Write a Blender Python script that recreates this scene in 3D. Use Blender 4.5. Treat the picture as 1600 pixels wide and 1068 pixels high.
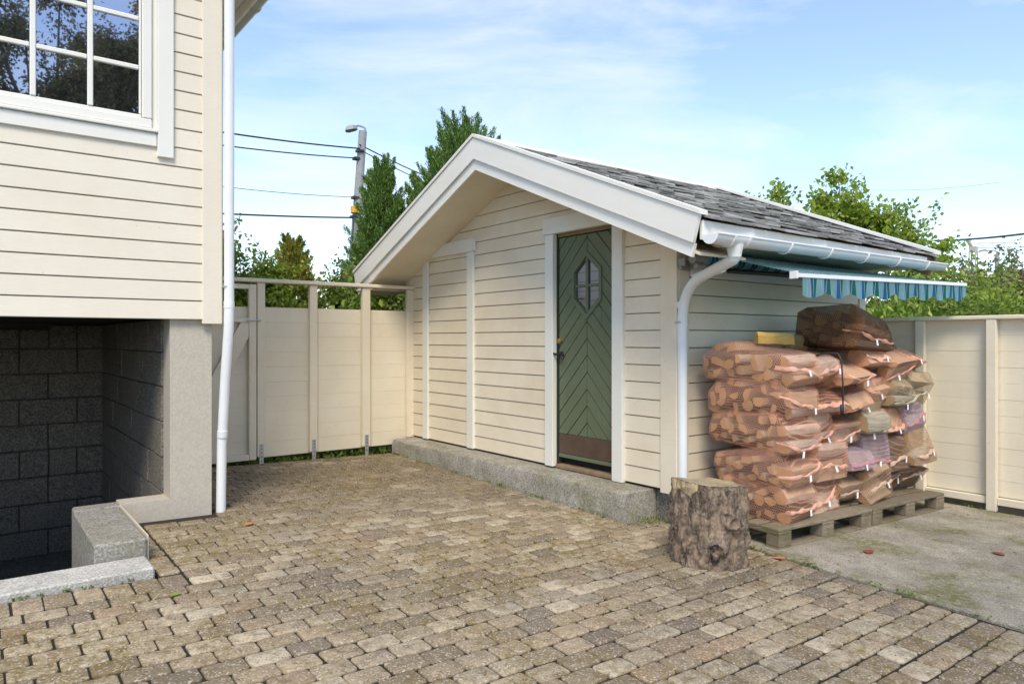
import bpy, bmesh, math, random
import numpy as np
from mathutils import Vector, Matrix, noise as mnoise
R = math.radians
random.seed(7)
scene = bpy.context.scene
for o in list(bpy.data.objects):
    bpy.data.objects.remove(o)
COL = scene.collection

# ------------------------------------------------------------------ camera, sky, sun, exposure
ALPHA = math.atan(850 / 1100)                 # angle between view axis and the v (second) axis
FWD = Vector((math.sin(ALPHA), math.cos(ALPHA), 0))
cam_data = bpy.data.cameras.new("camera")
cam = bpy.data.objects.new("camera", cam_data)
COL.objects.link(cam)
cam.location = (0, 0, 1.4)
cam.rotation_euler = (R(90), 0, -ALPHA)
cam_data.sensor_width = 36
cam_data.lens = 1100 / 1600 * 36
cam_data.shift_y = -0.0025
cam_data.clip_start = 0.05
cam_data.clip_end = 3000
scene.camera = cam

SUN_DIR = Vector((-0.58, -0.76, 1.18)).normalized()      # towards the sun
SUN_EL = math.asin(SUN_DIR.z)
SUN_AZ = math.atan2(SUN_DIR.x, SUN_DIR.y)
world = bpy.data.worlds.new("World")
scene.world = world
world.use_nodes = True
wt = world.node_tree
wt.nodes.clear()
w_out = wt.nodes.new("ShaderNodeOutputWorld")
w_bg = wt.nodes.new("ShaderNodeBackground")
w_sky = wt.nodes.new("ShaderNodeTexSky")
w_sky.sky_type = 'NISHITA'
w_sky.sun_disc = False
w_sky.sun_elevation = SUN_EL
w_sky.sun_rotation = SUN_AZ
w_sky.altitude = 0
w_sky.air_density = 0.95
w_sky.dust_density = 0.1
w_sky.ozone_density = 0.35
w_tc = wt.nodes.new("ShaderNodeTexCoord")
w_map = wt.nodes.new("ShaderNodeMapping")
w_map.inputs['Scale'].default_value = (1.0, 1.6, 5.0)
w_map.inputs['Rotation'].default_value = (0.15, 0.2, 0.5)
w_n = wt.nodes.new("ShaderNodeTexNoise")
w_n.inputs['Scale'].default_value = 1.7
w_n.inputs['Detail'].default_value = 7
w_n.inputs['Roughness'].default_value = 0.55
w_n.inputs['Distortion'].default_value = 0.5
w_r = wt.nodes.new("ShaderNodeMapRange")
w_r.inputs['From Min'].default_value = 0.44
w_r.inputs['From Max'].default_value = 0.70
w_r.inputs['To Min'].default_value = 0.10
w_r.inputs['To Max'].default_value = 0.8
w_mix = wt.nodes.new("ShaderNodeMix")
w_mix.data_type = 'RGBA'
w_mix.inputs['B'].default_value = (4.1, 4.15, 4.2, 1)       # thin bright cloud
wt.links.new(w_tc.outputs['Generated'], w_map.inputs['Vector'])
wt.links.new(w_map.outputs['Vector'], w_n.inputs['Vector'])
wt.links.new(w_n.outputs['Fac'], w_r.inputs['Value'])
wt.links.new(w_r.outputs['Result'], w_mix.inputs['Factor'])
wt.links.new(w_sky.outputs['Color'], w_mix.inputs['A'])
w_tint = wt.nodes.new("ShaderNodeMix"); w_tint.data_type = 'RGBA'; w_tint.blend_type = 'MULTIPLY'
w_tint.inputs['Factor'].default_value = 1
w_tint.inputs['B'].default_value = (.95, .985, 1.08, 1)      # clear northern blue
wt.links.new(w_mix.outputs['Result'], w_tint.inputs['A'])
wt.links.new(w_tint.outputs['Result'], w_bg.inputs['Color'])
wt.links.new(w_bg.outputs['Background'], w_out.inputs['Surface'])
w_bg.inputs['Strength'].default_value = 0.116

sun_l = bpy.data.lights.new("sun", 'SUN')
sun_l.energy = 1.5
sun_l.angle = R(22)
sun_l.color = (1.0, 0.89, 0.70)
sun = bpy.data.objects.new("sun", sun_l)
COL.objects.link(sun)
sun.rotation_euler = (-SUN_DIR).to_track_quat('-Z', 'Y').to_euler()

vs = scene.view_settings
vs.view_transform = 'Standard'
vs.look = 'None'
vs.gamma = 1
vs.use_curve_mapping = False
vs.exposure = 1.25

# ------------------------------------------------------------------ helpers
def gz(u, v):
    """height of the gently sloping yard"""
    return -.025 * (u - 3.98) + .0148 * (v - 3.71)
GN = Vector((.025, -.0148, 1)).normalized()
GROT = Vector((0, 0, 1)).rotation_difference(GN).to_euler()

ORG = {}
def org(o):
    return ORG[o.name] if o else Vector((0, 0, 0))

def put(o, wloc, parent=None):
    COL.objects.link(o)
    if parent:
        o.parent = parent
    o.location = Vector(wloc) - org(parent)
    ORG[o.name] = Vector(wloc)
    return o

def props(o, label=None, cat=None, group=None, kind=None):
    if label: o["label"] = label
    if cat: o["category"] = cat
    if group: o["group"] = group
    if kind: o["kind"] = kind
    return o

def thing(name, loc, label, cat, group=None):
    o = bpy.data.objects.new(name, None)
    o.empty_display_size = 0.1
    put(o, loc)
    return props(o, label, cat, group)

def newmesh(name, verts, faces, mat=None, smooth=False, midx=None, sharp=None):
    me = bpy.data.meshes.new(name)
    me.from_pydata([tuple(v) for v in verts], [], faces)
    mats = mat if isinstance(mat, (list, tuple)) else [mat]
    for m in mats:
        if m: me.materials.append(m)
    if midx is not None:
        me.polygons.foreach_set('material_index', midx)
    me.update()
    bm = bmesh.new(); bm.from_mesh(me)
    bmesh.ops.recalc_face_normals(bm, faces=bm.faces)
    bm.to_mesh(me); bm.free()
    if smooth:
        me.polygons.foreach_set('use_smooth', [True] * len(me.polygons))
        if sharp is not None:
            me.set_sharp_from_angle(angle=R(sharp))
    return me

def part(name, verts, faces, mat, parent=None, smooth=False, midx=None, sharp=None):
    """mesh given in world coordinates, origin moved to its centre"""
    a = np.array([tuple(v) for v in verts], float)
    c = (a.min(0) + a.max(0)) / 2
    c[2] = a[:, 2].min() if parent is None else c[2]
    me = newmesh(name, a - c, faces, mat, smooth, midx, sharp)
    o = bpy.data.objects.new(name, me)
    return put(o, c, parent)

class MB:
    def __init__(s): s.v = []; s.f = []; s.m = []
    def add(s, v, f, m=0):
        n = len(s.v); s.v += [Vector(p) for p in v]; s.f += [tuple(i + n for i in q) for q in f]; s.m += [m] * len(f)
        return s
    def box(s, a, b, m=0, bev=0):
        (x0, y0, z0), (x1, y1, z1) = a, b
        if x0 > x1: x0, x1 = x1, x0
        if y0 > y1: y0, y1 = y1, y0
        if z0 > z1: z0, z1 = z1, z0
        if bev <= 0:
            v = [(x0, y0, z0), (x1, y0, z0), (x1, y1, z0), (x0, y1, z0), (x0, y0, z1), (x1, y0, z1), (x1, y1, z1), (x0, y1, z1)]
            return s.add(v, [(0, 3, 2, 1), (4, 5, 6, 7), (0, 1, 5, 4), (1, 2, 6, 5), (2, 3, 7, 6), (3, 0, 4, 7)], m)
        b = min(bev, (x1 - x0) * .45, (y1 - y0) * .45, (z1 - z0) * .45)
        bm = bmesh.new()
        bmesh.ops.create_cube(bm, size=1)
        bmesh.ops.scale(bm, vec=(x1 - x0, y1 - y0, z1 - z0), verts=bm.verts)
        bmesh.ops.bevel(bm, geom=bm.edges[:], offset=b, segments=1, profile=.5, affect='EDGES')
        bmesh.ops.translate(bm, vec=((x0 + x1) / 2, (y0 + y1) / 2, (z0 + z1) / 2), verts=bm.verts)
        bm.verts.index_update()
        s.add([v.co.copy() for v in bm.verts], [tuple(v.index for v in f.verts) for f in bm.faces], m)
        bm.free()
        return s
    def tube(s, pts, r, n=12, m=0, caps=True):
        pts = [Vector(p) for p in pts]
        rs = r if isinstance(r, (list, tuple)) else [r] * len(pts)
        ring = []
        prev = None
        for i, p in enumerate(pts):
            d = (pts[min(i + 1, len(pts) - 1)] - pts[max(i - 1, 0)]).normalized()
            if prev is None:
                a = d.orthogonal().normalized()
            else:
                a = (prev - d * prev.dot(d)).normalized()
            prev = a
            b = d.cross(a)
            ring.append([p + (a * math.cos(t) + b * math.sin(t)) * rs[i] for t in [2 * math.pi * k / n for k in range(n)]])
        v = [q for rr in ring for q in rr]
        f = []
        for i in range(len(pts) - 1):
            for k in range(n):
                f.append((i * n + k, i * n + (k + 1) % n, (i + 1) * n + (k + 1) % n, (i + 1) * n + k))
        if caps:
            f.append(tuple(range(n))); f.append(tuple((len(pts) - 1) * n + k for k in range(n)))
        return s.add(v, f, m)
    def prism(s, poly, axis, a, b, m=0):
        """poly: list of 2D points in the plane normal to axis ('x': (y,z), 'y': (x,z), 'z': (x,y)), from a to b"""
        def P(p, t):
            return (t, p[0], p[1]) if axis == 'x' else ((p[0], t, p[1]) if axis == 'y' else (p[0], p[1], t))
        n = len(poly)
        v = [P(p, a) for p in poly] + [P(p, b) for p in poly]
        f = [tuple(range(n)), tuple(range(n, 2 * n))] + [(i, (i + 1) % n, n + (i + 1) % n, n + i) for i in range(n)]
        return s.add(v, f, m)
    def build(s, name, mat, parent=None, smooth=False, sharp=None):
        return part(name, s.v, s.f, mat, parent, smooth, s.m if isinstance(mat, (list, tuple)) else None, sharp)

def boxpart(name, a, b, mat, parent=None, bev=0.004):
    return MB().box(a, b, bev=bev).build(name, mat, parent)

def inst(name, me, wloc, rot, parent, scale=None):
    o = bpy.data.objects.new(name, me)
    put(o, wloc, parent)
    o.rotation_euler = rot
    if scale: o.scale = scale
    return o

# ------------------------------------------------------------------ materials
def nodes_of(name):
    m = bpy.data.materials.new(name)
    m.use_nodes = True
    t = m.node_tree
    b = t.nodes['Principled BSDF']
    return m, t, b

def nd(t, kind, **kw):
    n = t.nodes.new(kind)
    for k, v in kw.items():
        if hasattr(n, k) and k not in n.inputs: setattr(n, k, v)
        else: n.inputs[k].default_value = v
    return n

def ramp(t, src, stops):
    r = t.nodes.new("ShaderNodeValToRGB")
    while len(r.color_ramp.elements) < len(stops): r.color_ramp.elements.new(0.5)
    for e, (p, c) in zip(r.color_ramp.elements, stops):
        e.position = p; e.color = (*c, 1) if len(c) == 3 else c
    t.links.new(src, r.inputs['Fac'])
    return r.outputs['Color']

def mixc(t, fac, a, b, mode='MIX'):
    n = t.nodes.new("ShaderNodeMix"); n.data_type = 'RGBA'; n.blend_type = mode
    for k, x in (('Factor', fac), ('A', a), ('B', b)):
        if isinstance(x, (int, float)): n.inputs[k].default_value = x
        elif isinstance(x, tuple): n.inputs[k].default_value = (*x, 1) if len(x) == 3 else x
        else: t.links.new(x, n.inputs[k])
    return n.outputs['Result']

def mth(t, op, a, b=None):
    n = t.nodes.new("ShaderNodeMath"); n.operation = op
    for i, x in enumerate((a, b)):
        if x is None: continue
        if isinstance(x, (int, float)): n.inputs[i].default_value = x
        else: t.links.new(x, n.inputs[i])
    return n.outputs[0]

def worldpos(t):
    return t.nodes.new("ShaderNodeNewGeometry").outputs['Position']

def noise(t, vec, scale, detail=5, rough=.55, dist=0):
    n = nd(t, "ShaderNodeTexNoise", Scale=scale, Detail=detail, Roughness=rough, Distortion=dist)
    if vec is not None: t.links.new(vec, n.inputs['Vector'])
    return n.outputs['Fac']

def mapping(t, vec, scale=(1, 1, 1), rot=(0, 0, 0), loc=(0, 0, 0)):
    n = t.nodes.new("ShaderNodeMapping")
    n.inputs['Scale'].default_value = scale; n.inputs['Rotation'].default_value = rot; n.inputs['Location'].default_value = loc
    t.links.new(vec, n.inputs['Vector'])
    return n.outputs['Vector']

def bump(t, b, h, strength=.3, dist=.01):
    n = nd(t, "ShaderNodeBump", Strength=strength, Distance=dist)
    t.links.new(h, n.inputs['Height'])
    t.links.new(n.outputs['Normal'], b.inputs['Normal'])

def rnd(t):
    """random number per object plus per mesh island"""
    a = t.nodes.new("ShaderNodeObjectInfo").outputs['Random']
    g = t.nodes.new("ShaderNodeNewGeometry").outputs['Random Per Island']
    return mth(t, 'FRACT', mth(t, 'ADD', a, g))

def smap(t, v, a, b, c=0., d=1.):
    n = t.nodes.new("ShaderNodeMapRange")
    n.inputs['From Min'].default_value = a; n.inputs['From Max'].default_value = b
    n.inputs['To Min'].default_value = c; n.inputs['To Max'].default_value = d
    t.links.new(v, n.inputs['Value'])
    return n.outputs['Result']

def m_paint(name, c, var=.06, rough=.55, grain=(3, 3, 60), spots=0., dirt=.25):
    """painted timber: faint grain, faint patches of dirt, a few specks"""
    m, t, b = nodes_of(name)
    p = worldpos(t)
    n1 = noise(t, p, 2.2, 5, .6)
    n2 = noise(t, mapping(t, p, grain), 3.0, 6, .65)
    col = mixc(t, smap(t, n1, .35, .75), c, tuple(x * (1 - dirt * (.5 + .25 * i)) for i, x in enumerate(c)))
    col = mixc(t, smap(t, n2, .35, .8, 0, var * 4), col, tuple(x * .72 for x in c))
    r = rnd(t)
    col = mixc(t, smap(t, r, 0, 1, 0, .22), col, tuple(x * .86 for x in c))
    if spots > 0:
        vz = nd(t, "ShaderNodeTexVoronoi", Scale=14.0); t.links.new(p, vz.inputs['Vector'])
        sp = mth(t, 'LESS_THAN', vz.outputs['Distance'], .045)
        vn = noise(t, p, 3.1, 2)
        sp = mth(t, 'MULTIPLY', sp, mth(t, 'GREATER_THAN', vn, .52))
        col = mixc(t, mth(t, 'MULTIPLY', sp, spots), col, (.12, .09, .06))
    t.links.new(col, b.inputs['Base Color'])
    b.inputs['Roughness'].default_value = rough
    bump(t, b, n2, .12, .004)
    return m

CREAM = (.84, .755, .595)
M_cream = m_paint("cream_paint", CREAM, spots=.8, var=.10)
M_cream_h = m_paint("cream_paint_house", (.84, .775, .655), spots=.5, dirt=.12, var=.09)
M_cream_f = m_paint("cream_paint_fence", (.84, .76, .60), spots=.9, dirt=.16, var=.09)
M_white = m_paint("white_paint", (.87, .865, .82), var=.03, dirt=.1, spots=.4)
M_offwhite = m_paint("off_white_trim", (.82, .815, .75), var=.05, dirt=.15, spots=.4)
M_winwhite = m_paint("white_window_paint", (.86, .85, .80), var=.02, dirt=.06)
M_green = m_paint("green_door_paint", (.14, .175, .105), var=.14, dirt=.35, rough=.5, grain=(10, 10, 10))

def m_simple(name, c, rough=.5, metal=0., nscale=20, var=.15, bs=.1):
    m, t, b = nodes_of(name)
    p = worldpos(t)
    n = noise(t, p, nscale, 4)
    col = mixc(t, smap(t, n, .3, .75), c, tuple(x * (1 - var) for x in c))
    t.links.new(col, b.inputs['Base Color'])
    b.inputs['Roughness'].default_value = rough
    b.inputs['Metallic'].default_value = metal
    bump(t, b, n, bs, .003)
    return m

M_plastic = m_simple("white_pvc", (.82, .84, .85), .32, nscale=4, var=.05, bs=.02)
M_beigemetal = m_simple("beige_gutter_metal", (.52, .50, .43), .4, nscale=5)
M_galv = m_simple("galvanised_steel", (.55, .57, .58), .4, .7, 30)
M_dark = m_simple("dark_backing", (.025, .023, .02), .9)
M_darkgreen = m_simple("dark_green_frame", (.03, .04, .022), .6)
M_brass = m_simple("old_brass", (.55, .36, .10), .35, .8)
M_iron = m_simple("dark_iron", (.07, .065, .06), .45, .7)
M_brownplate = m_simple("brown_kick_plate", (.115, .072, .048), .5, nscale=9, var=.3)
M_rawwood = m_simple("raw_brown_wood", (.30, .205, .115), .8, nscale=14, var=.4)
M_stucco = m_simple("stucco", (.54, .49, .41), .9, nscale=60, var=.2, bs=.6)
M_lime = m_simple("pale_lime_edge", (.62, .56, .46), .9, nscale=50)
M_cable = m_simple("black_cable", (.03, .035, .035), .6)
M_greencable = m_simple("green_grey_cable", (.06, .09, .075), .6)
M_polewood = m_simple("grey_pole_wood", (.36, .36, .36), .85, nscale=9, var=.25)
M_yellow = m_simple("yellow_sign", (.80, .42, .02), .6)
M_lamp = m_simple("lamp_housing", (.30, .31, .30), .5)
M_label = m_simple("white_label", (.85, .85, .85), .6)
M_crane = m_simple("crane_steel", (.52, .50, .42), .6)

def m_concrete(name, c1, c2, moss=.0, fine=120, lichen=.0, edge=.5):
    m, t, b = nodes_of(name)
    p = worldpos(t)
    n1 = noise(t, p, 2.0, 7, .70, .5)
    n2 = noise(t, p, fine, 3, .7)
    n3 = noise(t, p, 11, 6, .7)
    col = mixc(t, smap(t, n1, .35, .68), c1, c2)
    col = mixc(t, smap(t, n3, .42, .7, 0, .6), col, tuple(x * .55 for x in c2))
    col = mixc(t, smap(t, n2, .38, .62), mixc(t, .5, col, (.06, .055, .05)), mixc(t, .25, col, (.75, .72, .66)))
    if moss > 0:
        n4 = noise(t, mapping(t, p, (1, 1, 1), loc=(4.3, 1.7, 0)), 1.9, 5, .6, .6)
        n5 = noise(t, p, 30, 4, .7)
        mk = mth(t, 'MULTIPLY', smap(t, n4, .51, .64), smap(t, n5, .35, .6))
        col = mixc(t, mth(t, 'MULTIPLY', mk, moss), col, (.13, .13, .022))
    t.links.new(col, b.inputs['Base Color'])
    b.inputs['Roughness'].default_value = .92
    h = mth(t, 'ADD', n2, mth(t, 'MULTIPLY', n3, 1.5))
    bump(t, b, h, .55, .006)
    return m

M_step = m_concrete("old_concrete_step", (.46, .43, .36), (.20, .175, .135), .6, 80)
M_pad = m_concrete("mossy_concrete_pad", (.52, .455, .325), (.23, .19, .12), .95, 110)
M_aggr = m_concrete("coarse_concrete", (.36, .34, .30), (.27, .25, .21), .3, 75)
M_kerb = m_concrete("pale_granite_kerb", (.68, .66, .61), (.55, .53, .48), .1, 85)
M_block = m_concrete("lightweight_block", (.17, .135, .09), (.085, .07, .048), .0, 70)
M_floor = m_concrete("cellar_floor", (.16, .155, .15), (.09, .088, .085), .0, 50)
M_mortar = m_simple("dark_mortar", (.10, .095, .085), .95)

def m_paver():
    m, t, b = nodes_of("paver_concrete")
    p = worldpos(t)
    r = rnd(t)
    base = ramp(t, r, [(0, (.24, .185, .115)), (.22, (.34, .265, .165)), (.42, (.49, .405, .275)), (.62, (.37, .275, .17)), (.8, (.58, .49, .345)), (.93, (.18, .145, .105)), (1, (.40, .275, .165))])
    big = noise(t, p, .9, 5, .6, .5)
    base = mixc(t, smap(t, big, .45, .68, 0, .6), base, (.15, .125, .085))
    # trodden dirt towards the fence and the step, broken up by noise
    sx = t.nodes.new("ShaderNodeSeparateXYZ"); t.links.new(p, sx.inputs[0])
    back = mth(t, 'MULTIPLY', smap(t, sx.outputs['Y'], 4.4, 6.0), smap(t, noise(t, p, 1.6, 5, .65), .30, .55))
    base = mixc(t, mth(t, 'MULTIPLY', back, .88), base, (.12, .09, .048))
    n3 = noise(t, p, 16, 5, .7)
    base = mixc(t, smap(t, n3, .46, .66, 0, .75), base, (.155, .11, .06))
    # lichen and moss
    mo = mth(t, 'MULTIPLY', smap(t, noise(t, mapping(t, p, loc=(2, 5, 0)), 1.5, 5, .65, .6), .46, .60), smap(t, noise(t, p, 22, 4, .7), .42, .62))
    base = mixc(t, mth(t, 'MULTIPLY', mo, .9), base, (.18, .125, .018))
    # exposed aggregate
    f = noise(t, p, 210, 2, .6)
    vz = nd(t, "ShaderNodeTexVoronoi", Scale=150.0); t.links.new(p, vz.inputs['Vector'])
    sc = t.nodes.new("ShaderNodeSeparateColor"); t.links.new(vz.outputs['Color'], sc.inputs[0])
    base = mixc(t, smap(t, sc.outputs[0], .80, .95, 0, .65), base, (.62, .55, .45))
    base = mixc(t, smap(t, sc.outputs[1], .82, .97, 0, .6), base, (.08, .07, .06))
    t.links.new(base, b.inputs['Base Color'])
    b.inputs['Roughness'].default_value = .9
    bump(t, b, mth(t, 'ADD', f, mth(t, 'MULTIPLY', n3, 1.6)), .6, .005)
    return m
M_paver = m_paver()
M_joint = m_simple("joint_sand", (.03, .024, .016), 1, nscale=60, var=.5, bs=.5)

def m_shingle():
    m, t, b = nodes_of("weathered_shingle")
    p = worldpos(t)
    r = rnd(t)
    c = ramp(t, r, [(0, (.10, .10, .10)), (.35, (.18, .18, .175)), (.7, (.29, .29, .28)), (1, (.48, .48, .46))])
    n = noise(t, mapping(t, p, (1, 6, 6)), 14, 5, .7)
    c = mixc(t, smap(t, n, .48, .72, 0, .7), c, (.42, .42, .39))
    c = mixc(t, smap(t, noise(t, p, 3, 4), .55, .75, 0, .5), c, (.10, .10, .06))
    t.links.new(c, b.inputs['Base Color']); b.inputs['Roughness'].default_value = .9
    bump(t, b, n, .5, .005)
    return m
M_shingle = m_shingle()

def m_weathered(name, c1, c2, grain, moss=0.):
    m, t, b = nodes_of(name)
    tc = t.nodes.new("ShaderNodeTexCoord").outputs['Object']
    p = worldpos(t)
    g = noise(t, mapping(t, tc, grain), 9, 6, .7, .6)
    c = mixc(t, smap(t, g, .35, .7), c1, c2)
    c = mixc(t, smap(t, rnd(t), 0, 1, 0, .35), c, tuple(x * .55 for x in c2))
    if moss:
        mk = mth(t, 'MULTIPLY', smap(t, noise(t, p, 6, 5, .65), .5, .65), moss)
        c = mixc(t, mk, c, (.10, .095, .02))
    t.links.new(c, b.inputs['Base Color']); b.inputs['Roughness'].default_value = .9
    bump(t, b, g, .5, .006)
    return m
M_pallet = m_weathered("grey_pallet_wood", (.36, .295, .205), (.12, .09, .058), (2, 30, 30), .5)
M_logend = m_weathered("fresh_log_wood", (.72, .44, .19), (.52, .30, .12), (4, 14, 14))
M_logside = m_weathered("split_log_side", (.72, .55, .36), (.46, .31, .18), (3, 26, 26))
M_logyellow = m_weathered("yellow_log_wood", (.66, .43, .12), (.42, .25, .06), (3, 26, 26))
M_mossylog = m_weathered("mossy_log_wood", (.34, .24, .09), (.16, .13, .05), (3, 20, 20), .6)

def m_bark(name, c1, c2, c3, birch=False):
    m, t, b = nodes_of(name)
    tc = t.nodes.new("ShaderNodeTexCoord").outputs['Object']
    n1 = noise(t, mapping(t, tc, (9, 16, 16)), 2.2, 6, .7, .5)
    c = mixc(t, smap(t, n1, .38, .62), c1, c2)
    n2 = noise(t, mapping(t, tc, (40, 10, 10)), 2.5, 4, .7)
    c = mixc(t, smap(t, n2, .56, .64, 0, .9 if birch else .5), c, c3)
    t.links.new(c, b.inputs['Base Color']); b.inputs['Roughness'].default_value = .9
    bump(t, b, n1, .6, .008)
    return m
M_barkbrown = m_bark("brown_log_bark", (.22, .145, .095), (.075, .05, .035), (.48, .36, .27))
M_barkbirch = m_bark("birch_log_bark", (.74, .68, .57), (.50, .43, .33), (.07, .06, .05), True)

def m_stump(name, cut=False):
    m, t, b = nodes_of(name)
    tc = t.nodes.new("ShaderNodeTexCoord").outputs['Object']
    if cut:
        s = noise(t, mapping(t, tc, (1, 1, 1)), 5, 6, .7, .8)
        g = noise(t, mapping(t, tc, (30, 30, 4)), 3, 5, .7, .4)
        c = mixc(t, smap(t, s, .38, .64), (.56, .42, .24), (.33, .27, .18))
        c = mixc(t, smap(t, g, .52, .68, 0, .8), c, (.10, .075, .045))
        c = mixc(t, smap(t, noise(t, tc, 14, 5, .7), .55, .7, 0, .6), c, (.40, .40, .36))
        h = g
    else:
        n1 = noise(t, mapping(t, tc, (1, 1, .45)), 16, 7, .72, .7)
        n2 = noise(t, tc, 60, 4, .7)
        c = mixc(t, smap(t, n1, .36, .66), (.035, .024, .016), (.36, .26, .18))
        c = mixc(t, smap(t, n2, .52, .72, 0, .8), c, (.42, .37, .32))
        c = mixc(t, smap(t, noise(t, tc, 4, 4), .55, .7, 0, .5), c, (.20, .12, .065))
        h = mth(t, 'ADD', n1, mth(t, 'MULTIPLY', n2, .5))
    t.links.new(c, b.inputs['Base Color']); b.inputs['Roughness'].default_value = .92
    bump(t, b, h, .9, .012)
    return m
M_stumpbark = m_stump("stump_bark")
M_stumpcut = m_stump("stump_cut_wood", True)

def m_net(name, c, cover, dark=None):
    """woven net sack: threads of plastic with open gaps between them"""
    m, t, b = nodes_of(name)
    tc = t.nodes.new("ShaderNodeTexCoord").outputs['Object']
    sx = t.nodes.new("ShaderNodeSeparateXYZ")
    wob = t.nodes.new("ShaderNodeTexNoise"); wob.inputs['Scale'].default_value = 6; t.links.new(tc, wob.inputs['Vector'])
    ad = mixc(t, .012, tc, wob.outputs['Color'], 'ADD')
    t.links.new(ad, sx.inputs[0])
    k = 2 * math.pi / .016
    w1 = mth(t, 'SINE', mth(t, 'MULTIPLY', mth(t, 'ADD', sx.outputs['X'], sx.outputs['Z']), k))
    w2 = mth(t, 'SINE', mth(t, 'MULTIPLY', mth(t, 'ADD', sx.outputs['Y'], mth(t, 'MULTIPLY', sx.outputs['Z'], -.6)), k))
    w = mth(t, 'MAXIMUM', w1, w2)
    bunch = noise(t, tc, 5, 4, .6)
    fac = mth(t, 'ADD', smap(t, w, .35, .85, cover - .10, cover + .38), smap(t, bunch, .50, .74, 0, .12))
    n = noise(t, tc, 9, 4)
    col = mixc(t, smap(t, n, .35, .7), c, tuple(x * .68 for x in c))
    t.links.new(col, b.inputs['Base Color']); b.inputs['Roughness'].default_value = .85; b.inputs['Specular IOR Level'].default_value = .15
    tr = t.nodes.new("ShaderNodeBsdfTransparent")
    tl = t.nodes.new("ShaderNodeBsdfTranslucent"); t.links.new(col, tl.inputs['Color'])
    m1 = t.nodes.new("ShaderNodeMixShader"); m1.inputs[0].default_value = .25
    t.links.new(b.outputs[0], m1.inputs[1]); t.links.new(tl.outputs[0], m1.inputs[2])
    ms = t.nodes.new("ShaderNodeMixShader")
    cl = t.nodes.new("ShaderNodeClamp"); t.links.new(fac, cl.inputs[0])
    t.links.new(cl.outputs[0], ms.inputs[0])
    t.links.new(tr.outputs[0], ms.inputs[1]); t.links.new(m1.outputs[0], ms.inputs[2])
    t.links.new(ms.outputs[0], t.nodes['Material Output'].inputs['Surface'])
    return m
NETS = {
    'salmon': (m_net("salmon_net", (.92, .50, .35), .20), m_simple("salmon_hem", (.78, .42, .30), .5, nscale=40)),
    'brown': (m_net("brown_net", (.55, .36, .25), .22), m_simple("brown_hem", (.64, .44, .32), .5, nscale=40)),
    'dark': (m_net("dark_brown_net", (.21, .10, .055), .5), m_simple("dark_hem", (.55, .26, .16), .5, nscale=40)),
    'pale': (m_net("pale_net", (.50, .44, .32), .22), m_simple("pale_hem", (.55, .48, .36), .5, nscale=40)),
    'mauve': (m_net("mauve_net", (.62, .48, .55), .42), m_simple("mauve_hem", (.52, .24, .27), .5, nscale=40)),
}

def m_glass(name, refl, tint=(.015, .017, .02)):
    m, t, b = nodes_of(name)
    b.inputs['Base Color'].default_value = (*tint, 1); b.inputs['Roughness'].default_value = .08
    g = nd(t, "ShaderNodeBsdfGlossy", Roughness=.015); g.inputs['Color'].default_value = (.93, .93, 1, 1)
    ms = t.nodes.new("ShaderNodeMixShader"); ms.inputs[0].default_value = refl
    t.links.new(b.outputs[0], ms.inputs[1]); t.links.new(g.outputs[0], ms.inputs[2])
    t.links.new(ms.outputs[0], t.nodes['Material Output'].inputs['Surface'])
    return m
M_glass = m_glass("window_glass", .45)
M_doorglass = m_glass("door_glass", .42)

def m_leaf(name, stops, transl=.35):
    m, t, b = nodes_of(name)
    r = rnd(t)
    c = ramp(t, r, stops)
    n = noise(t, worldpos(t), 1.6, 4)
    c = mixc(t, smap(t, n, .45, .75, 0, .4), c, tuple(x * .8 for x in stops[0][1]))
    t.links.new(c, b.inputs['Base Color']); b.inputs['Roughness'].default_value = .55
    tl = t.nodes.new("ShaderNodeBsdfTranslucent"); t.links.new(c, tl.inputs['Color'])
    ms = t.nodes.new("ShaderNodeMixShader"); ms.inputs[0].default_value = transl
    t.links.new(b.outputs[0], ms.inputs[1]); t.links.new(tl.outputs[0], ms.inputs[2])
    t.links.new(ms.outputs[0], t.nodes['Material Output'].inputs['Surface'])
    return m
M_conifer = m_leaf("conifer_foliage", [(0, (.09, .17, .045)), (.5, (.18, .32, .06)), (1, (.32, .46, .09))], .35)
M_conifer2 = m_leaf("yellowing_conifer_foliage", [(0, (.20, .25, .045)), (.5, (.36, .38, .06)), (.85, (.48, .40, .07)), (1, (.55, .33, .08))], .4)
M_hedge = m_leaf("hedge_foliage", [(0, (.11, .18, .03)), (.6, (.22, .31, .05)), (1, (.34, .38, .07))], .4)
M_bright = m_leaf("bright_leaves", [(0, (.20, .30, .035)), (.5, (.33, .45, .05)), (1, (.50, .55, .09))], .45)
M_glossy = m_leaf("glossy_leaves", [(0, (.12, .22, .03)), (.5, (.27, .42, .05)), (1, (.48, .58, .10))], .35)
M_olive = m_leaf("olive_leaves", [(0, (.15, .16, .07)), (.5, (.25, .25, .11)), (1, (.37, .30, .15))], .35)
M_deadleaf = m_simple("red_dead_leaf", (.33, .06, .035), .6)
M_orangeleaf = m_simple("orange_dead_leaf", (.62, .22, .10), .6)
M_trunk = m_simple("tree_bark", (.13, .105, .08), .9, nscale=12, var=.5, bs=.6)
M_grass = m_simple("garden_grass", (.07, .095, .03), .95, nscale=3, var=.5)

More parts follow.
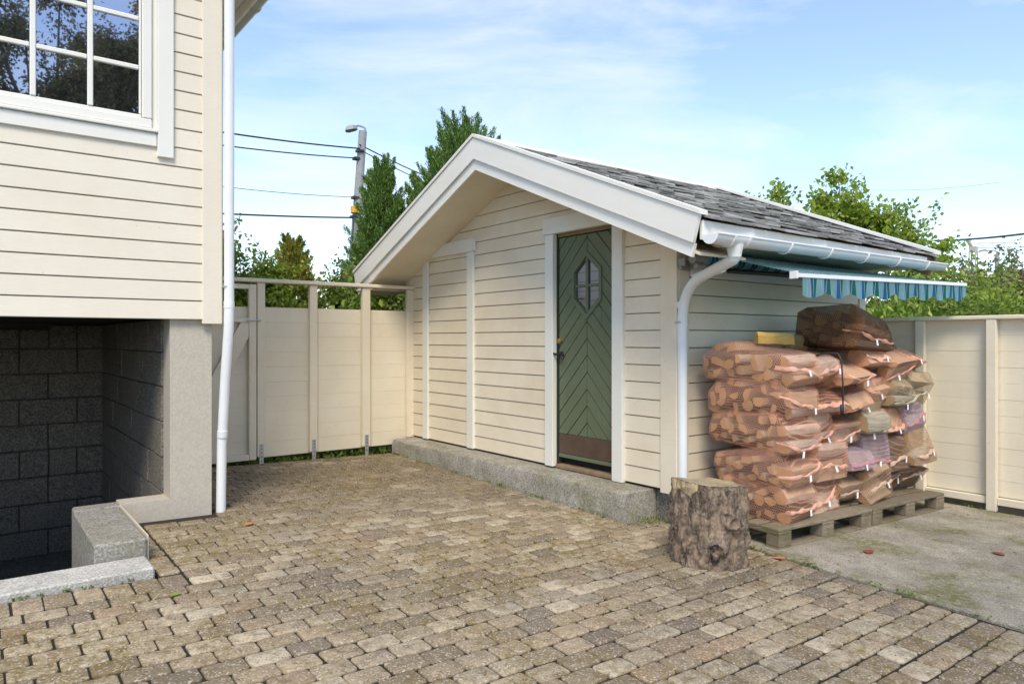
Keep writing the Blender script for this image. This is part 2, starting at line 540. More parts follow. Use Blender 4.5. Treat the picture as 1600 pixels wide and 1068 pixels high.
def m_stripes(name, per, off=0.):
    """awning cloth: light blue, blue and green stripes along the first axis"""
    m, t, b = nodes_of(name)
    p = worldpos(t)
    sx = t.nodes.new("ShaderNodeSeparateXYZ"); t.links.new(p, sx.inputs[0])
    fr = mth(t, 'FRACT', mth(t, 'DIVIDE', mth(t, 'ADD', sx.outputs['X'], off), per))
    r = t.nodes.new("ShaderNodeValToRGB"); r.color_ramp.interpolation = 'CONSTANT'
    lb, bl, gr, wh = (.40, .78, .88), (.04, .24, .62), (.015, .28, .24), (.80, .90, .92)
    st = [(0, lb), (.18, wh), (.21, lb), (.36, wh), (.39, bl), (.60, wh), (.64, gr), (.86, wh), (.89, lb)]
    while len(r.color_ramp.elements) < len(st): r.color_ramp.elements.new(.5)
    for e, (q, c) in zip(r.color_ramp.elements, st): e.position = q; e.color = (*c, 1)
    t.links.new(fr, r.inputs['Fac'])
    c = mixc(t, smap(t, noise(t, p, 5, 4), .4, .7, 0, .25), r.outputs['Color'], (.12, .14, .13))
    t.links.new(c, b.inputs['Base Color']); b.inputs['Roughness'].default_value = .85
    tl = t.nodes.new("ShaderNodeBsdfTranslucent"); t.links.new(c, tl.inputs['Color'])
    ms = t.nodes.new("ShaderNodeMixShader"); ms.inputs[0].default_value = .75
    t.links.new(b.outputs[0], ms.inputs[1]); t.links.new(tl.outputs[0], ms.inputs[2])
    t.links.new(ms.outputs[0], t.nodes['Material Output'].inputs['Surface'])
    return m
M_cloth = m_stripes("striped_awning_cloth", .176)

# ------------------------------------------------------------------ the setting: ground, paving, pad
def sheet(name, poly, z, mat, label=None, thick=None):
    mb = MB()
    if thick is None:
        mb.add([(x, y, z(x, y) if callable(z) else z) for x, y in poly], [tuple(range(len(poly)))])
    else:
        n = len(poly)
        top = [(x, y, z(x, y)) for x, y in poly]
        bot = [(x, y, z(x, y) - thick) for x, y in poly]
        mb.add(top + bot, [tuple(range(n)), tuple(range(n, 2 * n))] + [(i, (i + 1) % n, n + (i + 1) % n, n + i) for i in range(n)])
    o = mb.build(name, mat)
    o["kind"] = "structure"
    return o
# lawn sheet with a hole for the cellar pit
gq = MB()
PX0, PX1, PY0, PY1 = -3.2, 1.49, 4.5, 9.0
B = 900
Zg = -.16
for (x0, x1, y0, y1) in [(-B, PX0, -B, B), (PX1, B, -B, B), (PX0, PX1, -B, PY0), (PX0, PX1, PY1, B)]:
    gq.add([(x0, y0, Zg), (x1, y0, Zg), (x1, y1, Zg), (x0, y1, Zg)], [(0, 1, 2, 3)])
ground = gq.build("garden_ground", M_grass); ground["kind"] = "structure"

paving = thing("paving", (2, 3, 0), None, None)
paving["kind"] = "structure"
bed_polys = [[(-3.0, -1.5), (4.14, -1.5), (4.17, 2.55), (4.24, 3.62), (3.97, 3.72), (3.97, 7.5), (1.46, 7.5), (1.46, 5.6), (.84, 5.6), (.84, 4.29), (-3.0, 4.29)]]
bed = MB()
for poly in bed_polys:
    bed.add([(x, y, gz(x, y) - .0105) for x, y in poly], [tuple(range(len(poly)))])
bed_o = bed.build("sand_bed", M_joint, paving)

PL, PW, PT = .1785, .1275, .06
def paver_mesh(lx, ly):
    bm = bmesh.new()
    bmesh.ops.create_cube(bm, size=1)
    bmesh.ops.scale(bm, vec=(lx, ly, PT), verts=bm.verts)
    ve = [e for e in bm.edges if abs(e.verts[0].co.z - e.verts[1].co.z) > .01]
    bmesh.ops.bevel(bm, geom=ve, offset=min(.017, lx * .3), segments=2, profile=.5, affect='EDGES')
    te = [e for e in bm.edges if all(v.co.z > PT / 2 - .001 for v in e.verts)]
    bmesh.ops.bevel(bm, geom=te, offset=min(.007, lx * .2), segments=2, profile=.6, affect='EDGES')
    bmesh.ops.translate(bm, vec=(0, 0, -PT / 2), verts=bm.verts)
    me = bpy.data.meshes.new("paver")
    bm.to_mesh(me); bm.free()
    me.materials.append(M_paver)
    me.polygons.foreach_set('use_smooth', [True] * len(me.polygons))
    return me
cand = []     # (u, v, length, width)
rng = random.Random(3)
V0 = 3.302
gapj = .013
def blocked(u, v):
    if u > 4.10 + (v - 1.2) * .066: return True
    if v > 3.66 and u > 3.98 - .0: return True
    if v > 5.58 and u < 1.47: return True
    if v > 4.29 and u < .84: return True
    return False
j0 = int((-.6 - V0) / PW) - 1
for j in range(j0, 40):
    v = V0 + (j + .5) * PW
    if v > 7.46: break
    off = (j % 2) * .5
    if v < 4.05:
        us = -1.6; start = us
    else:
        start = .965
    k0 = int(math.floor((start - .292) / PL)) - 1
    for k in range(k0, 40):
        a = .292 + (k + off) * PL; b_ = a + PL
        if v >= 4.05:
            if b_ <= .965 + .07: continue
            if a < .965 or a - .965 < .07: a = .965
        lim = min(4.10 + (v - 1.2) * .066, 3.975 if v > 3.66 else 9)
        if a >= lim - .07: break
        b_ = lim if lim - b_ < .07 else min(b_, lim)
        if v > 5.53 and a < 1.475:
            if b_ < 1.545: continue
            a = 1.475
        if a < -1.6: continue
        cand.append(((a + b_) / 2, v, b_ - a, PW))
# the single column of setts along the cellar wall and the row along the kerb
v = 4.05
while v < 5.52:
    if v + PW / 2 > 4.3: cand.append((.90, v + PW / 2, .118, PW))
    v += PW
u = .955
while u > -1.6:
    cand.append((u - .066, 4.172, .132, .205)); u -= .132
def proj(p):
    q = Vector(p) - Vector((0, 0, 1.4))
    f = q.dot(FWD); r = q.x * FWD.y - q.y * FWD.x
    return (800 + 1100 * r / f, 530 - 1100 * q.z / f, f) if f > .1 else (-9999, -9999, f)
scored = []
for c in cand:
    x, y, d = proj((c[0], c[1], gz(c[0], c[1])))
    vis = -10 < x < 1610 and y < 1075
    scored.append((0 if vis else 1, d if vis else abs(d) + 10, c))
scored.sort(key=lambda s: s[:2])
meshes = {}
def pm(lx, ly):
    k = (round(lx, 2), round(ly, 2))
    if k not in meshes: meshes[k] = paver_mesh(max(lx - .009, .02), ly - .012)
    return meshes[k]
restv, restf = [], []
for i, (_, _, (u, v, lx, ly)) in enumerate(scored):
    me = pm(lx, ly)
    z = gz(u, v) + rng.uniform(-.004, .003)
    rot = (GROT.x + rng.uniform(-.012, .012), GROT.y + rng.uniform(-.012, .012), rng.uniform(-.012, .012))
    if i < 300:
        inst("paver", me, (u + rng.uniform(-.003, .003), v + rng.uniform(-.003, .003), z), rot, paving)
    else:
        from mathutils import Euler
        M4 = Matrix.Translation((u + rng.uniform(-.002, .002), v, z)) @ Euler(rot).to_matrix().to_4x4()
        n = len(restv)
        restv += [M4 @ vv.co for vv in me.vertices]
        restf += [tuple(n + q for q in p.vertices) for p in me.polygons]
rest = part("further_pavers", restv, restf, M_paver, paving, smooth=True)
rest["kind"] = "stuff"

# concrete pad under the pallets, cast in two bays
pad = thing("concrete_pad", (5.5, 2, gz(5.5, 2)), None, None)
pad["kind"] = "structure"
def bay(poly):
    mb = MB(); n = len(poly)
    v = [(x, y, gz(x, y) + .014) for x, y in poly] + [(x, y, gz(x, y) - .12) for x, y in poly]
    mb.add(v, [tuple(range(n)), tuple(range(n, 2 * n))] + [(i, (i + 1) % n, n + (i + 1) % n, n + i) for i in range(n)])
    o = mb.build("slab", M_pad, pad)
    md = o.modifiers.new("bevel", 'BEVEL'); md.width = .012; md.segments = 2
    return o
bay([(4.125, -1.5), (4.135, 1.19), (4.20, 2.55), (4.25, 3.48), (5.36, 3.48), (5.30, 2.0), (5.24, -1.5)])
bay([(5.25, -1.5), (5.31, 2.0), (5.37, 3.48), (7.02, 3.48), (7.02, -1.5)])

# ------------------------------------------------------------------ boards
def lap_board(p0, p1, p2, p3, nrm, tb, tt, mat, parent, name="siding_board"):
    """one weatherboard: corners bottom-left, bottom-right, top-right, top-left on the wall plane; thicker at its foot"""
    n = Vector(nrm)
    P = [Vector(p) for p in (p0, p1, p2, p3)]
    O = [P[0] + n * tb, P[1] + n * tb, P[2] + n * tt, P[3] + n * tt]
    e = .004      # rounded foot
    F = [P[0] + n * (tb - e) , P[1] + n * (tb - e)]
    O[0] = O[0] + Vector((0, 0, e)); O[1] = O[1] + Vector((0, 0, e))
    v = P + O + F
    f = [(0, 1, 2, 3), (4, 5, 6, 7), (0, 1, 9, 8), (8, 9, 5, 4), (3, 2, 6, 7), (1, 2, 6, 5, 9), (0, 3, 7, 4, 8)]
    return part(name, v, f, mat, parent)

def cut_spans(a, b, holes):
    sp = [(a, b)]
    for h0, h1 in holes:
        ns = []
        for s0, s1 in sp:
            if h1 <= s0 or h0 >= s1: ns.append((s0, s1)); continue
            if h0 > s0: ns.append((s0, h0))
            if h1 < s1: ns.append((h1, s1))
        sp = ns
    return [s for s in sp if s[1] - s[0] > .01]

# ------------------------------------------------------------------ the house on the left
HV = 5.57      # wall plane of the gable side
HU = 1.495     # wall plane of the long side
house = thing("house", (0, 6.5, 0), "cream weatherboarded house on the left with an open block-walled cellar below", "house")
wb = MB()
wb.box((-3.1, HV + .002, 1.57), (HU - .002, HV + .16, 4.62))
wb.box((HU - .16, HV + .165, 1.57), (HU - .002, 12.4, 4.40))
wall = wb.build("wall_frame", M_dark, house)
HP = .139
HZ0 = 1.547
WIN = (-.06, 1.10, 2.84, 4.20)        # opening u0,u1,z0,z1
for k in range(22):
    z0 = HZ0 + k * HP; z1 = z0 + HP
    holes = [(WIN[0], WIN[1])] if (z1 > WIN[2] + .001 and z0 < WIN[3]) else []
    for a, b_ in cut_spans(-3.1, 1.385, holes):
        lap_board((a, HV, z0), (b_, HV, z0), (b_, HV, z1 - .006), (a, HV, z1 - .006), (0, -1, 0), .024, .018, M_cream_h, house)
    if k < 20:
        lap_board((HU, HV + .12, z0), (HU, 12.4, z0), (HU, 12.4, z1 - .006), (HU, HV + .12, z1 - .006), (1, 0, 0), .024, .018, M_cream_h, house)
boxpart("corner_board", (1.377, HV - .037, 1.515), (HU + .022, HV - .003, 4.42), M_cream_h, house)
boxpart("corner_board", (HU + .003, HV, 1.515), (HU + .037, HV + .13, 4.42), M_cream_h, house)
# gable panel and roof above
part("gable_panel", [(-3.1, HV - .02, 4.61), (HU, HV - .02, 4.61), (-.8, HV - .02, 6.0), (-3.1, HV - .02, 6.0),
                     (-3.1, HV + .1, 4.61), (HU, HV + .1, 4.61), (-.8, HV + .1, 6.0), (-3.1, HV + .1, 6.0)],
     [(0, 1, 2, 3), (4, 5, 6, 7), (0, 1, 5, 4), (1, 2, 6, 5), (2, 3, 7, 6), (3, 0, 4, 7)], M_cream_h, house)
rf = MB()
rf.prism([(2.02, 4.44), (2.02, 4.50), (-1.0, 6.30), (-3.4, 6.30), (-3.4, 6.22), (-1.0, 6.22)], 'y', 5.1, 12.6)
rfo = rf.build("roof", M_shingle, house)
for i in range(4):
    boxpart("soffit_board", (1.535 + i * .1, 5.1, 4.395), (1.535 + i * .1 + .094, 12.6, 4.412), M_cream_h, house, .002)
boxpart("fascia_board", (1.94, 5.1, 4.30), (1.965, 12.6, 4.47), M_cream_h, house)
def gutter(name, path_a, path_b, r, mat, parent, side, up=.0):
    """half round gutter running from a to b; side is the horizontal direction across it"""
    a, b_, s = Vector(path_a), Vector(path_b), Vector(side)
    mb = MB(); n = 14
    rings = []
    for p in (a, b_):
        outer = [p + s * math.cos(t) * r + Vector((0, 0, -math.sin(t) * r)) for t in [math.pi * k / n for k in range(n + 1)]]
        inner = [p + s * math.cos(t) * (r - .004) + Vector((0, 0, -math.sin(t) * (r - .004))) for t in [math.pi * k / n for k in range(n + 1)]]
        rings.append(outer + inner[::-1])
    N = len(rings[0])
    f = [(k, (k + 1) % N, N + (k + 1) % N, N + k) for k in range(N)] 
    # end cap plates
    cap0 = list(range(0, n + 1)); cap1 = [N + k for k in range(0, n + 1)]
    f += [tuple(cap0), tuple(cap1)]
    mb.add(rings[0] + rings[1], f)
    d = (b_ - a).normalized()
    mb.tube([a + s * r, b_ + s * r], .008, 8)
    return mb.build(name, mat, parent, smooth=True, sharp=40)
hg = gutter("gutter", (2.03, 5.08, 4.40), (2.03, 12.6, 4.40), .062, M_beigemetal, house, (1, 0, 0))
def ring_band(name, c, axis, r, w, mat, parent, half=False, side=None):
    mb = MB()
    a = Vector(axis).normalized() * (w / 2)
    mb.tube([Vector(c) - a, Vector(c) + a], r, 20)
    return mb.build(name, mat, parent, smooth=True, sharp=40)
for vv in (6.42, 8.2, 10):
    ring_band("gutter_joint", (2.03, vv, 4.395), (0, 1, 0), .068, .03, M_beigemetal, hg)
# white downpipe at the corner
dp = MB()
dp.tube([(1.555, 5.487, 4.36), (1.553, 5.487, 1.62), (1.552, 5.492, 1.50), (1.545, 5.56, 1.1), (1.538, 5.625, .6), (1.534, 5.637, gz(1.534, 5.637) - .01)], .036, 18)
dpo = dp.build("downpipe", M_plastic, house, smooth=True, sharp=50)
ring_band("pipe_collar", (1.553, 5.487, 1.66), (0, 0, 1), .039, .05, M_plastic, dpo)
ring_band("pipe_collar", (1.5385, 5.61, .68), (0, .13, -1), .039, .05, M_plastic, dpo)
boxpart("pipe_clip", (1.51, 5.46, 1.79), (1.60, 5.53, 1.80), M_galv, dpo, 0)
# window
winr = boxpart("window", (WIN[0] + .02, HV + .03, WIN[2] + .01), (WIN[1] - .02, HV + .05, WIN[3]), M_dark, house, 0)
gx = [.02, .335, .659, .955]; gzs = [2.995, 3.32, 3.665, 4.01]
f0 = HV - .022
for a, b_ in (((WIN[0], 2.90), (1.038, 2.965)), ((WIN[0], 4.04), (1.038, 4.14)), ((.975, 2.968), (1.038, 4.037)), ((WIN[0], 2.968), (.0, 4.037))):
    boxpart("sash_frame", (a[0], f0 - .012, a[1]), (b_[0], HV + .03, b_[1]), M_winwhite, winr, .006)
for a, b_ in (((-.0 + .003, 2.968), (.972, 2.990)), ((.003, 4.014), (.972, 4.037)), ((.957, 2.993), (.972, 4.011)), ((.003, 2.993), (.018, 4.011))):
    boxpart("glazing_bead", (a[0], f0 + .004, a[1]), (b_[0], HV + .03, b_[1]), M_winwhite, winr, .004)
boxpart("outer_frame", (1.041, f0 + .012, 2.87), (1.074, HV + .04, 4.17), M_winwhite, winr)
for i in (1, 2):
    boxpart("muntin", (gx[i] - .017, f0 - .004, 2.992), (gx[i] + .017, HV + .02, 4.012), M_winwhite, winr, .005)
for i in range(3):
    x0 = gx[i] + (.019 if i else .0); x1 = gx[i + 1] - (.019 if i < 2 else .0)
    for j in (1, 2):
        boxpart("muntin", (x0, f0 - .001, gzs[j] - .016), (x1, HV + .02, gzs[j] + .016), M_winwhite, winr, .005)
    for j in range(3):
        mb = MB().box((x0, HV - .009, gzs[j] - .003), (x1, HV - .004, gzs[j + 1] + .003))
        mb.build("pane", M_glass, winr)
boxpart("window_sill", (WIN[0] - .1, HV - .058, 2.872), (1.072, HV + .02, 2.893), M_winwhite, house, .004)
boxpart("sill_apron", (WIN[0] - .1, HV - .040, 2.775), (1.068, HV - .004, 2.869), M_winwhite, house)
boxpart("window_casing", (1.072, HV - .050, 2.705), (1.178, HV - .004, 4.32), M_winwhite, house)
boxpart("window_casing", (WIN[0] - .12, HV - .050, 2.896), (WIN[0] - .003, HV - .004, 4.32), M_winwhite, house)
boxpart("window_casing", (WIN[0] - .0, HV - .046, 4.205), (1.069, HV - .004, 4.32), M_winwhite, house)
# foundation corner
fd = MB()
zc = gz(1.3, 5.6) - .05
fd.prism([(.85, zc), (1.455, zc), (1.455, 1.566), (1.165, 1.566), (1.165, .238), (.85, .238)], 'y', 5.59, 5.80)
fo = fd.build("foundation_pillar", M_stucco, house)
fd2 = MB()
fd2.prism([(1.465, zc), (1.465, 1.56), (1.20, 1.56), (1.20, zc)], 'y', 5.802, 12.3)
fd2.build("foundation_wall", M_stucco, house)
# cellar
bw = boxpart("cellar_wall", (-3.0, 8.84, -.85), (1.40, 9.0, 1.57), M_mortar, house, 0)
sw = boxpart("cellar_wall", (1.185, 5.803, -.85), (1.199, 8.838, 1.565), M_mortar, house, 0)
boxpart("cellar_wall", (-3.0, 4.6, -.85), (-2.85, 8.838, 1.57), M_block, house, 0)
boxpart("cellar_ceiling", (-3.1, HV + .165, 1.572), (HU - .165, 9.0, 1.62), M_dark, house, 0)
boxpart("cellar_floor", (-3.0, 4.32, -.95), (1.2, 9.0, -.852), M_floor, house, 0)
CZ = [1.555, 1.304, 1.043, .781, .515, .25, -.03, -.305, -.58, -.85]
for c in range(9):
    z1, z0 = CZ[c], CZ[c + 1]
    L = .252 if c in (0, 5) else .51
    a = 1.175 - (.25 if c % 2 else 0) * (1 if L > .3 else 0)
    spans = []
    if a < 1.17: spans.append((a + .004, 1.175))
    while a > -1.6:
        spans.append((a - L + .004, a - .004)); a -= L
    top = z1 - (.055 if c == 0 else .006)
    for s0, s1 in spans:
        pr = rng.uniform(-.012, .006)
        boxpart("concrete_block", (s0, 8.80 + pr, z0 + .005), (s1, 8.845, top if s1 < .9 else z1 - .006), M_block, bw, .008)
    b0 = 5.806; L2 = .25 if c == 0 else .5; sft = .25 if c % 2 else 0
    e = b0 + (L2 - sft if sft else L2)
    s = b0
    while s < 8.79:
        e2 = min(e, 8.79)
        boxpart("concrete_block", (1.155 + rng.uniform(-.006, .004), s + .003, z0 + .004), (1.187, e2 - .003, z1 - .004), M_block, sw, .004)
        s = e2; e = s + L2
# low walls round the cellar steps
rw = thing("cellar_step_wall", (.7, 5.0, .1), "rough concrete wall block with exposed gravel beside the sunken cellar steps", "wall")
mb = MB()
mb.box((.565, 4.60, -.85), (.838, 5.585, .232), bev=.012)
mb.build("block", M_aggr, rw)
boxpart("sill", (.575, 5.64, -.85), (1.158, 5.795, .226), M_aggr, rw, .012)
boxpart("lime_edge", (.840, 4.62, gz(.85, 5) - .02), (.849, 5.588, .243), M_lime, rw, .003)
kb = boxpart("granite_kerb", (-1.7, 4.305, -.30), (.822, 4.575, .138), M_kerb, None, .010)
props(kb, "long pale granite kerb edging the cellar pit at bottom left", "kerb")
boxpart("pit_wall", (-3.0, 4.40, -.85), (.56, 4.57, -.302), M_block, rw, 0)

# ------------------------------------------------------------------ the shed
SU, SV, SVL, SUR = 4.29, 3.50, 7.62, 7.20
RV, RZ, SL = 5.42, 3.285, .42
EV = 2.86; EVL = 2 * RV - EV
RU0, RU1 = 3.73, 7.36
zr = lambda v: RZ - SL * abs(v - RV)
shed = thing("shed", (5.7, 5.5, .2), "cream weatherboarded garden shed with green door and grey shingle gable roof", "shed")
wt_ = lambda v: zr(v) - .235
core = MB()
core.prism([(SV + .003, .22), (SVL - .003, .22), (SVL - .003, wt_(SVL)), (RV, wt_(RV)), (SV + .003, wt_(SV))], 'x', SU + .09, SUR - .003)
core.box((SU + .003, SV + .003, .22), (SU + .088, 4.10, wt_(SV) - .01))
core.box((SU + .003, 4.90, .22), (SU + .088, SVL - .003, wt_(SVL) - .01))
core.prism([(4.10, 2.39), (4.90, 2.39), (SVL - .1, wt_(SVL) - .005), (RV, wt_(RV) - .01), (SV + .1, wt_(SV) - .005)], 'x', SU + .003, SU + .087)
core.build("wall_frame", M_dark, shed)
SP = .137; SZ0 = .241
DO = (4.118, 4.884, .2, 2.372)
for k in range(22):
    z0 = SZ0 + k * SP; z1 = min(z0 + SP, wt_(RV))
    if z0 > wt_(RV) - .02: break
    # front wall, clipped by the roof slope
    def ext(z):
        h = max(wt_(RV) - z, 0) / SL
        return max(SV + .12, RV - h), min(SVL - .02, RV + h)
    a0, b0 = ext(z0); a1, b1 = ext(z1)
    holes = [(DO[0], DO[1])] if z0 < DO[3] - .03 else []
    for s0, s1 in cut_spans(a0, b0, holes):
        t0 = a1 if s0 == a0 else s0; t1 = b1 if s1 == b0 else s1
        lap_board((SU, s1, z0), (SU, s0, z0), (SU, t0, z1 - .006), (SU, t1, z1 - .006), (-1, 0, 0), .024, .018, M_cream, shed)
    if z1 < 2.24:
        lap_board((SU + .11, SV, z0), (SUR - .1, SV, z0), (SUR - .1, SV, z1 - .006), (SU + .11, SV, z1 - .006), (0, -1, 0), .024, .018, M_cream, shed)
# corner boards
boxpart("corner_board", (SU - .036, SV - .036, .212), (SU - .003, SV + .125, wt_(SV) + .03), M_cream, shed)
boxpart("corner_board", (SU - .001, SV - .036, .212), (SU + .115, SV - .003, wt_(SV) - .02), M_cream, shed)
boxpart("corner_board", (SUR - .105, SV - .036, .10), (SUR + .02, SV - .003, 2.06), M_cream, shed)
boxpart("corner_board", (SU - .036, SVL - .10, .235), (SU - .003, SVL + .02, wt_(SVL) + .03), M_cream, shed)
boxpart("ledger_board", (SU + .12, SV - .060, 1.885), (SUR - .02, SV - .028, 1.955), M_offwhite, shed)
# blind doorway trim
for a, b_ in (((7.10, .238), (7.215, 2.333)), ((6.165, .238), (6.285, 2.333))):
    boxpart("trim_board", (SU - .052, a[0], a[1]), (SU - .022, b_[0], b_[1]), M_offwhite, shed)
boxpart("trim_board", (SU - .058, 6.145, 2.336), (SU - .022, 7.24, 2.475), M_offwhite, shed)
# door trim
boxpart("trim_board", (SU - .056, 4.872, .236), (SU - .004, 4.985, 2.362), M_offwhite, shed)
boxpart("trim_board", (SU - .056, 4.008, .225), (SU - .004, 4.128, 2.362), M_offwhite, shed)
boxpart("trim_board", (SU - .062, 3.985, 2.365), (SU - .004, 5.01, 2.515), M_offwhite, shed)
boxpart("door_frame", (SU - .0, 4.862, .236), (SU + .085, 4.882, 2.37), M_darkgreen, shed, .002)
boxpart("door_frame", (SU - .0, 4.119, .236), (SU + .085, 4.131, 2.37), M_darkgreen, shed, .002)
boxpart("door_frame", (SU - .0, 4.133, 2.335), (SU + .085, 4.860, 2.37), M_rawwood, shed, .002)
boxpart("threshold", (SU - .03, 4.132, .228), (SU + .085, 4.861, .262), M_rawwood, shed, .004)
# door
DV0, DV1, DZ0, DZ1 = 4.142, 4.855, .325, 2.325
DF = SU + .012          # face of the planks
door = boxpart("door", (DF + .020, DV0, DZ0), (DF + .05, DV1, DZ1), M_darkgreen, shed, .002)
DC = 4.49
HEX = [(4.49, 2.172), (4.308, 2.015), (4.308, 1.745), (4.49, 1.583), (4.672, 1.745), (4.672, 2.015)]
def clip(poly, p, n, keep_in=True):
    out = []
    s = 1 if keep_in else -1
    d = [s * ((q[0] - p[0]) * n[0] + (q[1] - p[1]) * n[1]) for q in poly]
    for i in range(len(poly)):
        j = (i + 1) % len(poly)
        if d[i] <= 0: out.append(poly[i])
        if (d[i] < 0 < d[j]) or (d[j] < 0 < d[i]):
            t_ = d[i] / (d[i] - d[j])
            out.append((poly[i][0] + t_ * (poly[j][0] - poly[i][0]), poly[i][1] + t_ * (poly[j][1] - poly[i][1])))
    return out
def area(p):
    return abs(sum(p[i][0] * p[(i + 1) % len(p)][1] - p[(i + 1) % len(p)][0] * p[i][1] for i in range(len(p)))) / 2 if len(p) > 2 else 0
hc = (4.49, 1.88)
hexe = []
for i in range(6):
    p, q = HEX[i], HEX[(i + 1) % 6]
    n = (q[1] - p[1], -(q[0] - p[0]))
    if (hc[0] - p[0]) * n[0] + (hc[1] - p[1]) * n[1] > 0: n = (-n[0], -n[1])
    hexe.append((p, n))
PZ0 = .545
pitch = .105
for side in (1, -1):
    lo, hi = (DC + .004, DV1) if side > 0 else (DV0, DC - .004)
    # plank lines fall away from the centre: z + side*(v-DC) = const
    for k in range(-1, 30):
        c0 = PZ0 - .02 + k * pitch * 1.4142; c1 = c0 + pitch * 1.4142 - .011
        poly = [(lo, PZ0), (hi, PZ0), (hi, DZ1), (lo, DZ1)]
        s = side * 1.05
        nn = (-s, -1.0)
        poly = clip(poly, (DC, c0), nn)
        poly = clip(poly, (DC, c1), (s, 1.0)) if len(poly) > 2 else poly
        if area(poly) < .0008: continue
        mbp = MB(); rem = poly
        for p, n in hexe:
            outp = clip(rem, p, n, False)
            if area(outp) > .0002: mbp.prism(outp, 'x', DF + rng.uniform(-.002, .002), DF + .019)
            rem = clip(rem, p, n, True)
            if area(rem) < 1e-5: break
        if mbp.v: mbp.build("plank", M_green, door)
boxpart("kick_plate", (DF - .002, DV0, .362), (DF + .019, DV1, PZ0 - .004), M_brownplate, door, .002)
boxpart("bottom_rail", (DF - .006, DV0, DZ0), (DF + .019, DV1, .358), M_green, door, .003)
for p, q in zip(HEX, HEX[1:] + HEX[:1]):
    cx, cz = hc
    k1, k2 = 1.03, .86
    sc = lambda a, k: (cx + (a[0] - cx) * k, cz + (a[1] - cz) * k)
    MB().prism([sc(p, k1), sc(q, k1), sc(q, k2), sc(p, k2)], 'x', DF - .014, DF + .012).build("window_frame", M_green, door)
MB().prism([(cx + (a[0] - cx) * .90, cz + (a[1] - cz) * .90) for a in HEX], 'x', DF + .013, DF + .017).build("pane", M_doorglass, door)
boxpart("muntin", (DF - .008, DC - .014, 1.64), (DF + .012, DC + .014, 2.12), M_green, door, .004)
boxpart("muntin", (DF - .006, 4.342, 1.862), (DF + .012, DC - .016, 1.886), M_green, door, .004)
boxpart("muntin", (DF - .006, DC + .016, 1.862), (DF + .012, 4.638, 1.886), M_green, door, .004)
kn = MB(); kn.tube([(DF - .001, 4.825, 1.385), (DF - .02, 4.825, 1.385), (DF - .035, 4.825, 1.385), (DF - .04, 4.825, 1.385)], [.012, .012, .024, .016], 14)
kn.build("knob", M_brass, door, smooth=True, sharp=40)
hd = MB(); hd.box((DF - .010, 4.79, 1.235), (DF, 4.845, 1.29), bev=.004)
hd.tube([(DF - .01, 4.82, 1.262), (DF - .05, 4.825, 1.262), (DF - .055, 4.86, 1.268), (DF - .05, 4.90, 1.275)], .011, 10)
hd.tube([(DF - .012, 4.80, 1.255), (DF - .035, 4.79, 1.245), (DF - .03, 4.77, 1.225)], .012, 10)
hd.build("handle", M_iron, door, smooth=True, sharp=40)
for z in (.62, 1.31, 2.02):
    MB().tube([(SU - .004, 4.137, z), (SU - .004, 4.137, z + .11)], .011, 10).build("hinge", M_brass, door, smooth=True, sharp=40)
# roof deck, barge boards, soffits
dk = MB()
for sgn, ve in ((-1, EV + .036), (1, EVL - .036)):
    z_e = zr(ve)
    y_in = RV
    dk.add([(RU0 + .04, y_in, RZ - .035), (RU1 - .03, y_in, RZ - .035), (RU1 - .03, ve, z_e - .035), (RU0 + .04, ve, z_e - .035),
            (RU0 + .04, y_in, RZ - .075), (RU1 - .03, y_in, RZ - .075), (RU1 - .03, ve, z_e - .075), (RU0 + .04, ve, z_e - .075)],
           [(0, 1, 2, 3), (4, 5, 6, 7), (0, 1, 5, 4), (1, 2, 6, 5), (2, 3, 7, 6), (3, 0, 4, 7)])
roof = dk.build("roof", M_rawwood, shed)
def slope_board(name, u0, u1, top, bot, mat, parent, sgn, v_out, plumb=.05):
    """board following the roof slope between ridge and eave; top/bot measured down from the roof line"""
    ve = v_out
    pts = [(RV, RZ - top), (ve, zr(ve) - top), (ve - sgn * plumb * (bot - top) / .2, zr(ve - sgn * plumb * (bot - top) / .2) - bot), (RV, RZ - bot)]
    return MB().prism(pts, 'x', u0, u1).build(name, mat, parent)
for sgn, ve in ((-1, EV - .005), (1, EVL + .005)):
    slope_board("barge_board", RU0, RU0 + .028, .0, .20, M_white, shed, sgn, ve)
    slope_board("barge_board", RU0 + .022, RU0 + .046, .203, .30, M_white, shed, sgn, ve - sgn * .05)
    slope_board("verge_flashing", RU0 - .012, RU0 + .075, -.034, -.004, M_white, shed, sgn, ve + sgn * .012, 0)
    slope_board("soffit_panel", RU0 + .048, SU - .004, .255, .272, M_cream, shed, sgn, ve - sgn * .03, 0)
    slope_board("barge_board", RU1 - .028, RU1, .01, .22, [M_rawwood, M_white][0], shed, sgn, ve)
    slope_board("verge_flashing", RU1 - .10, RU1 + .02, -.05, -.012, M_white, shed, sgn, ve + sgn * .03, 0)
    slope_board("roof_edge_strip", RU1 - .104, RU1 - .098, -.018, .03, M_dark, shed, sgn, ve + sgn * .01, 0)
boxpart("fascia_board", (RU0 + .05, EV + .003, 2.05), (RU1 - .19, EV + .03, zr(EV) - .032), M_white, shed)
boxpart("fascia_board", (RU0 + .05, EVL - .03, 1.98), (RU1 - .04, EVL - .005, 2.172), M_white, shed)
for i in range(5):
    v0 = EV + .034 + i * .118
    boxpart("soffit_board", (SU - .0, v0, 2.085), (RU1 - .05, v0 + .113, 2.10), M_cream, shed, .002)
    boxpart("soffit_board", (SU - .55, EVL - .034 - i * .065, 1.985), (RU1 - .05, EVL - .034 - i * .065 - .06, 2.0), M_cream, shed, .002)
rc = MB()
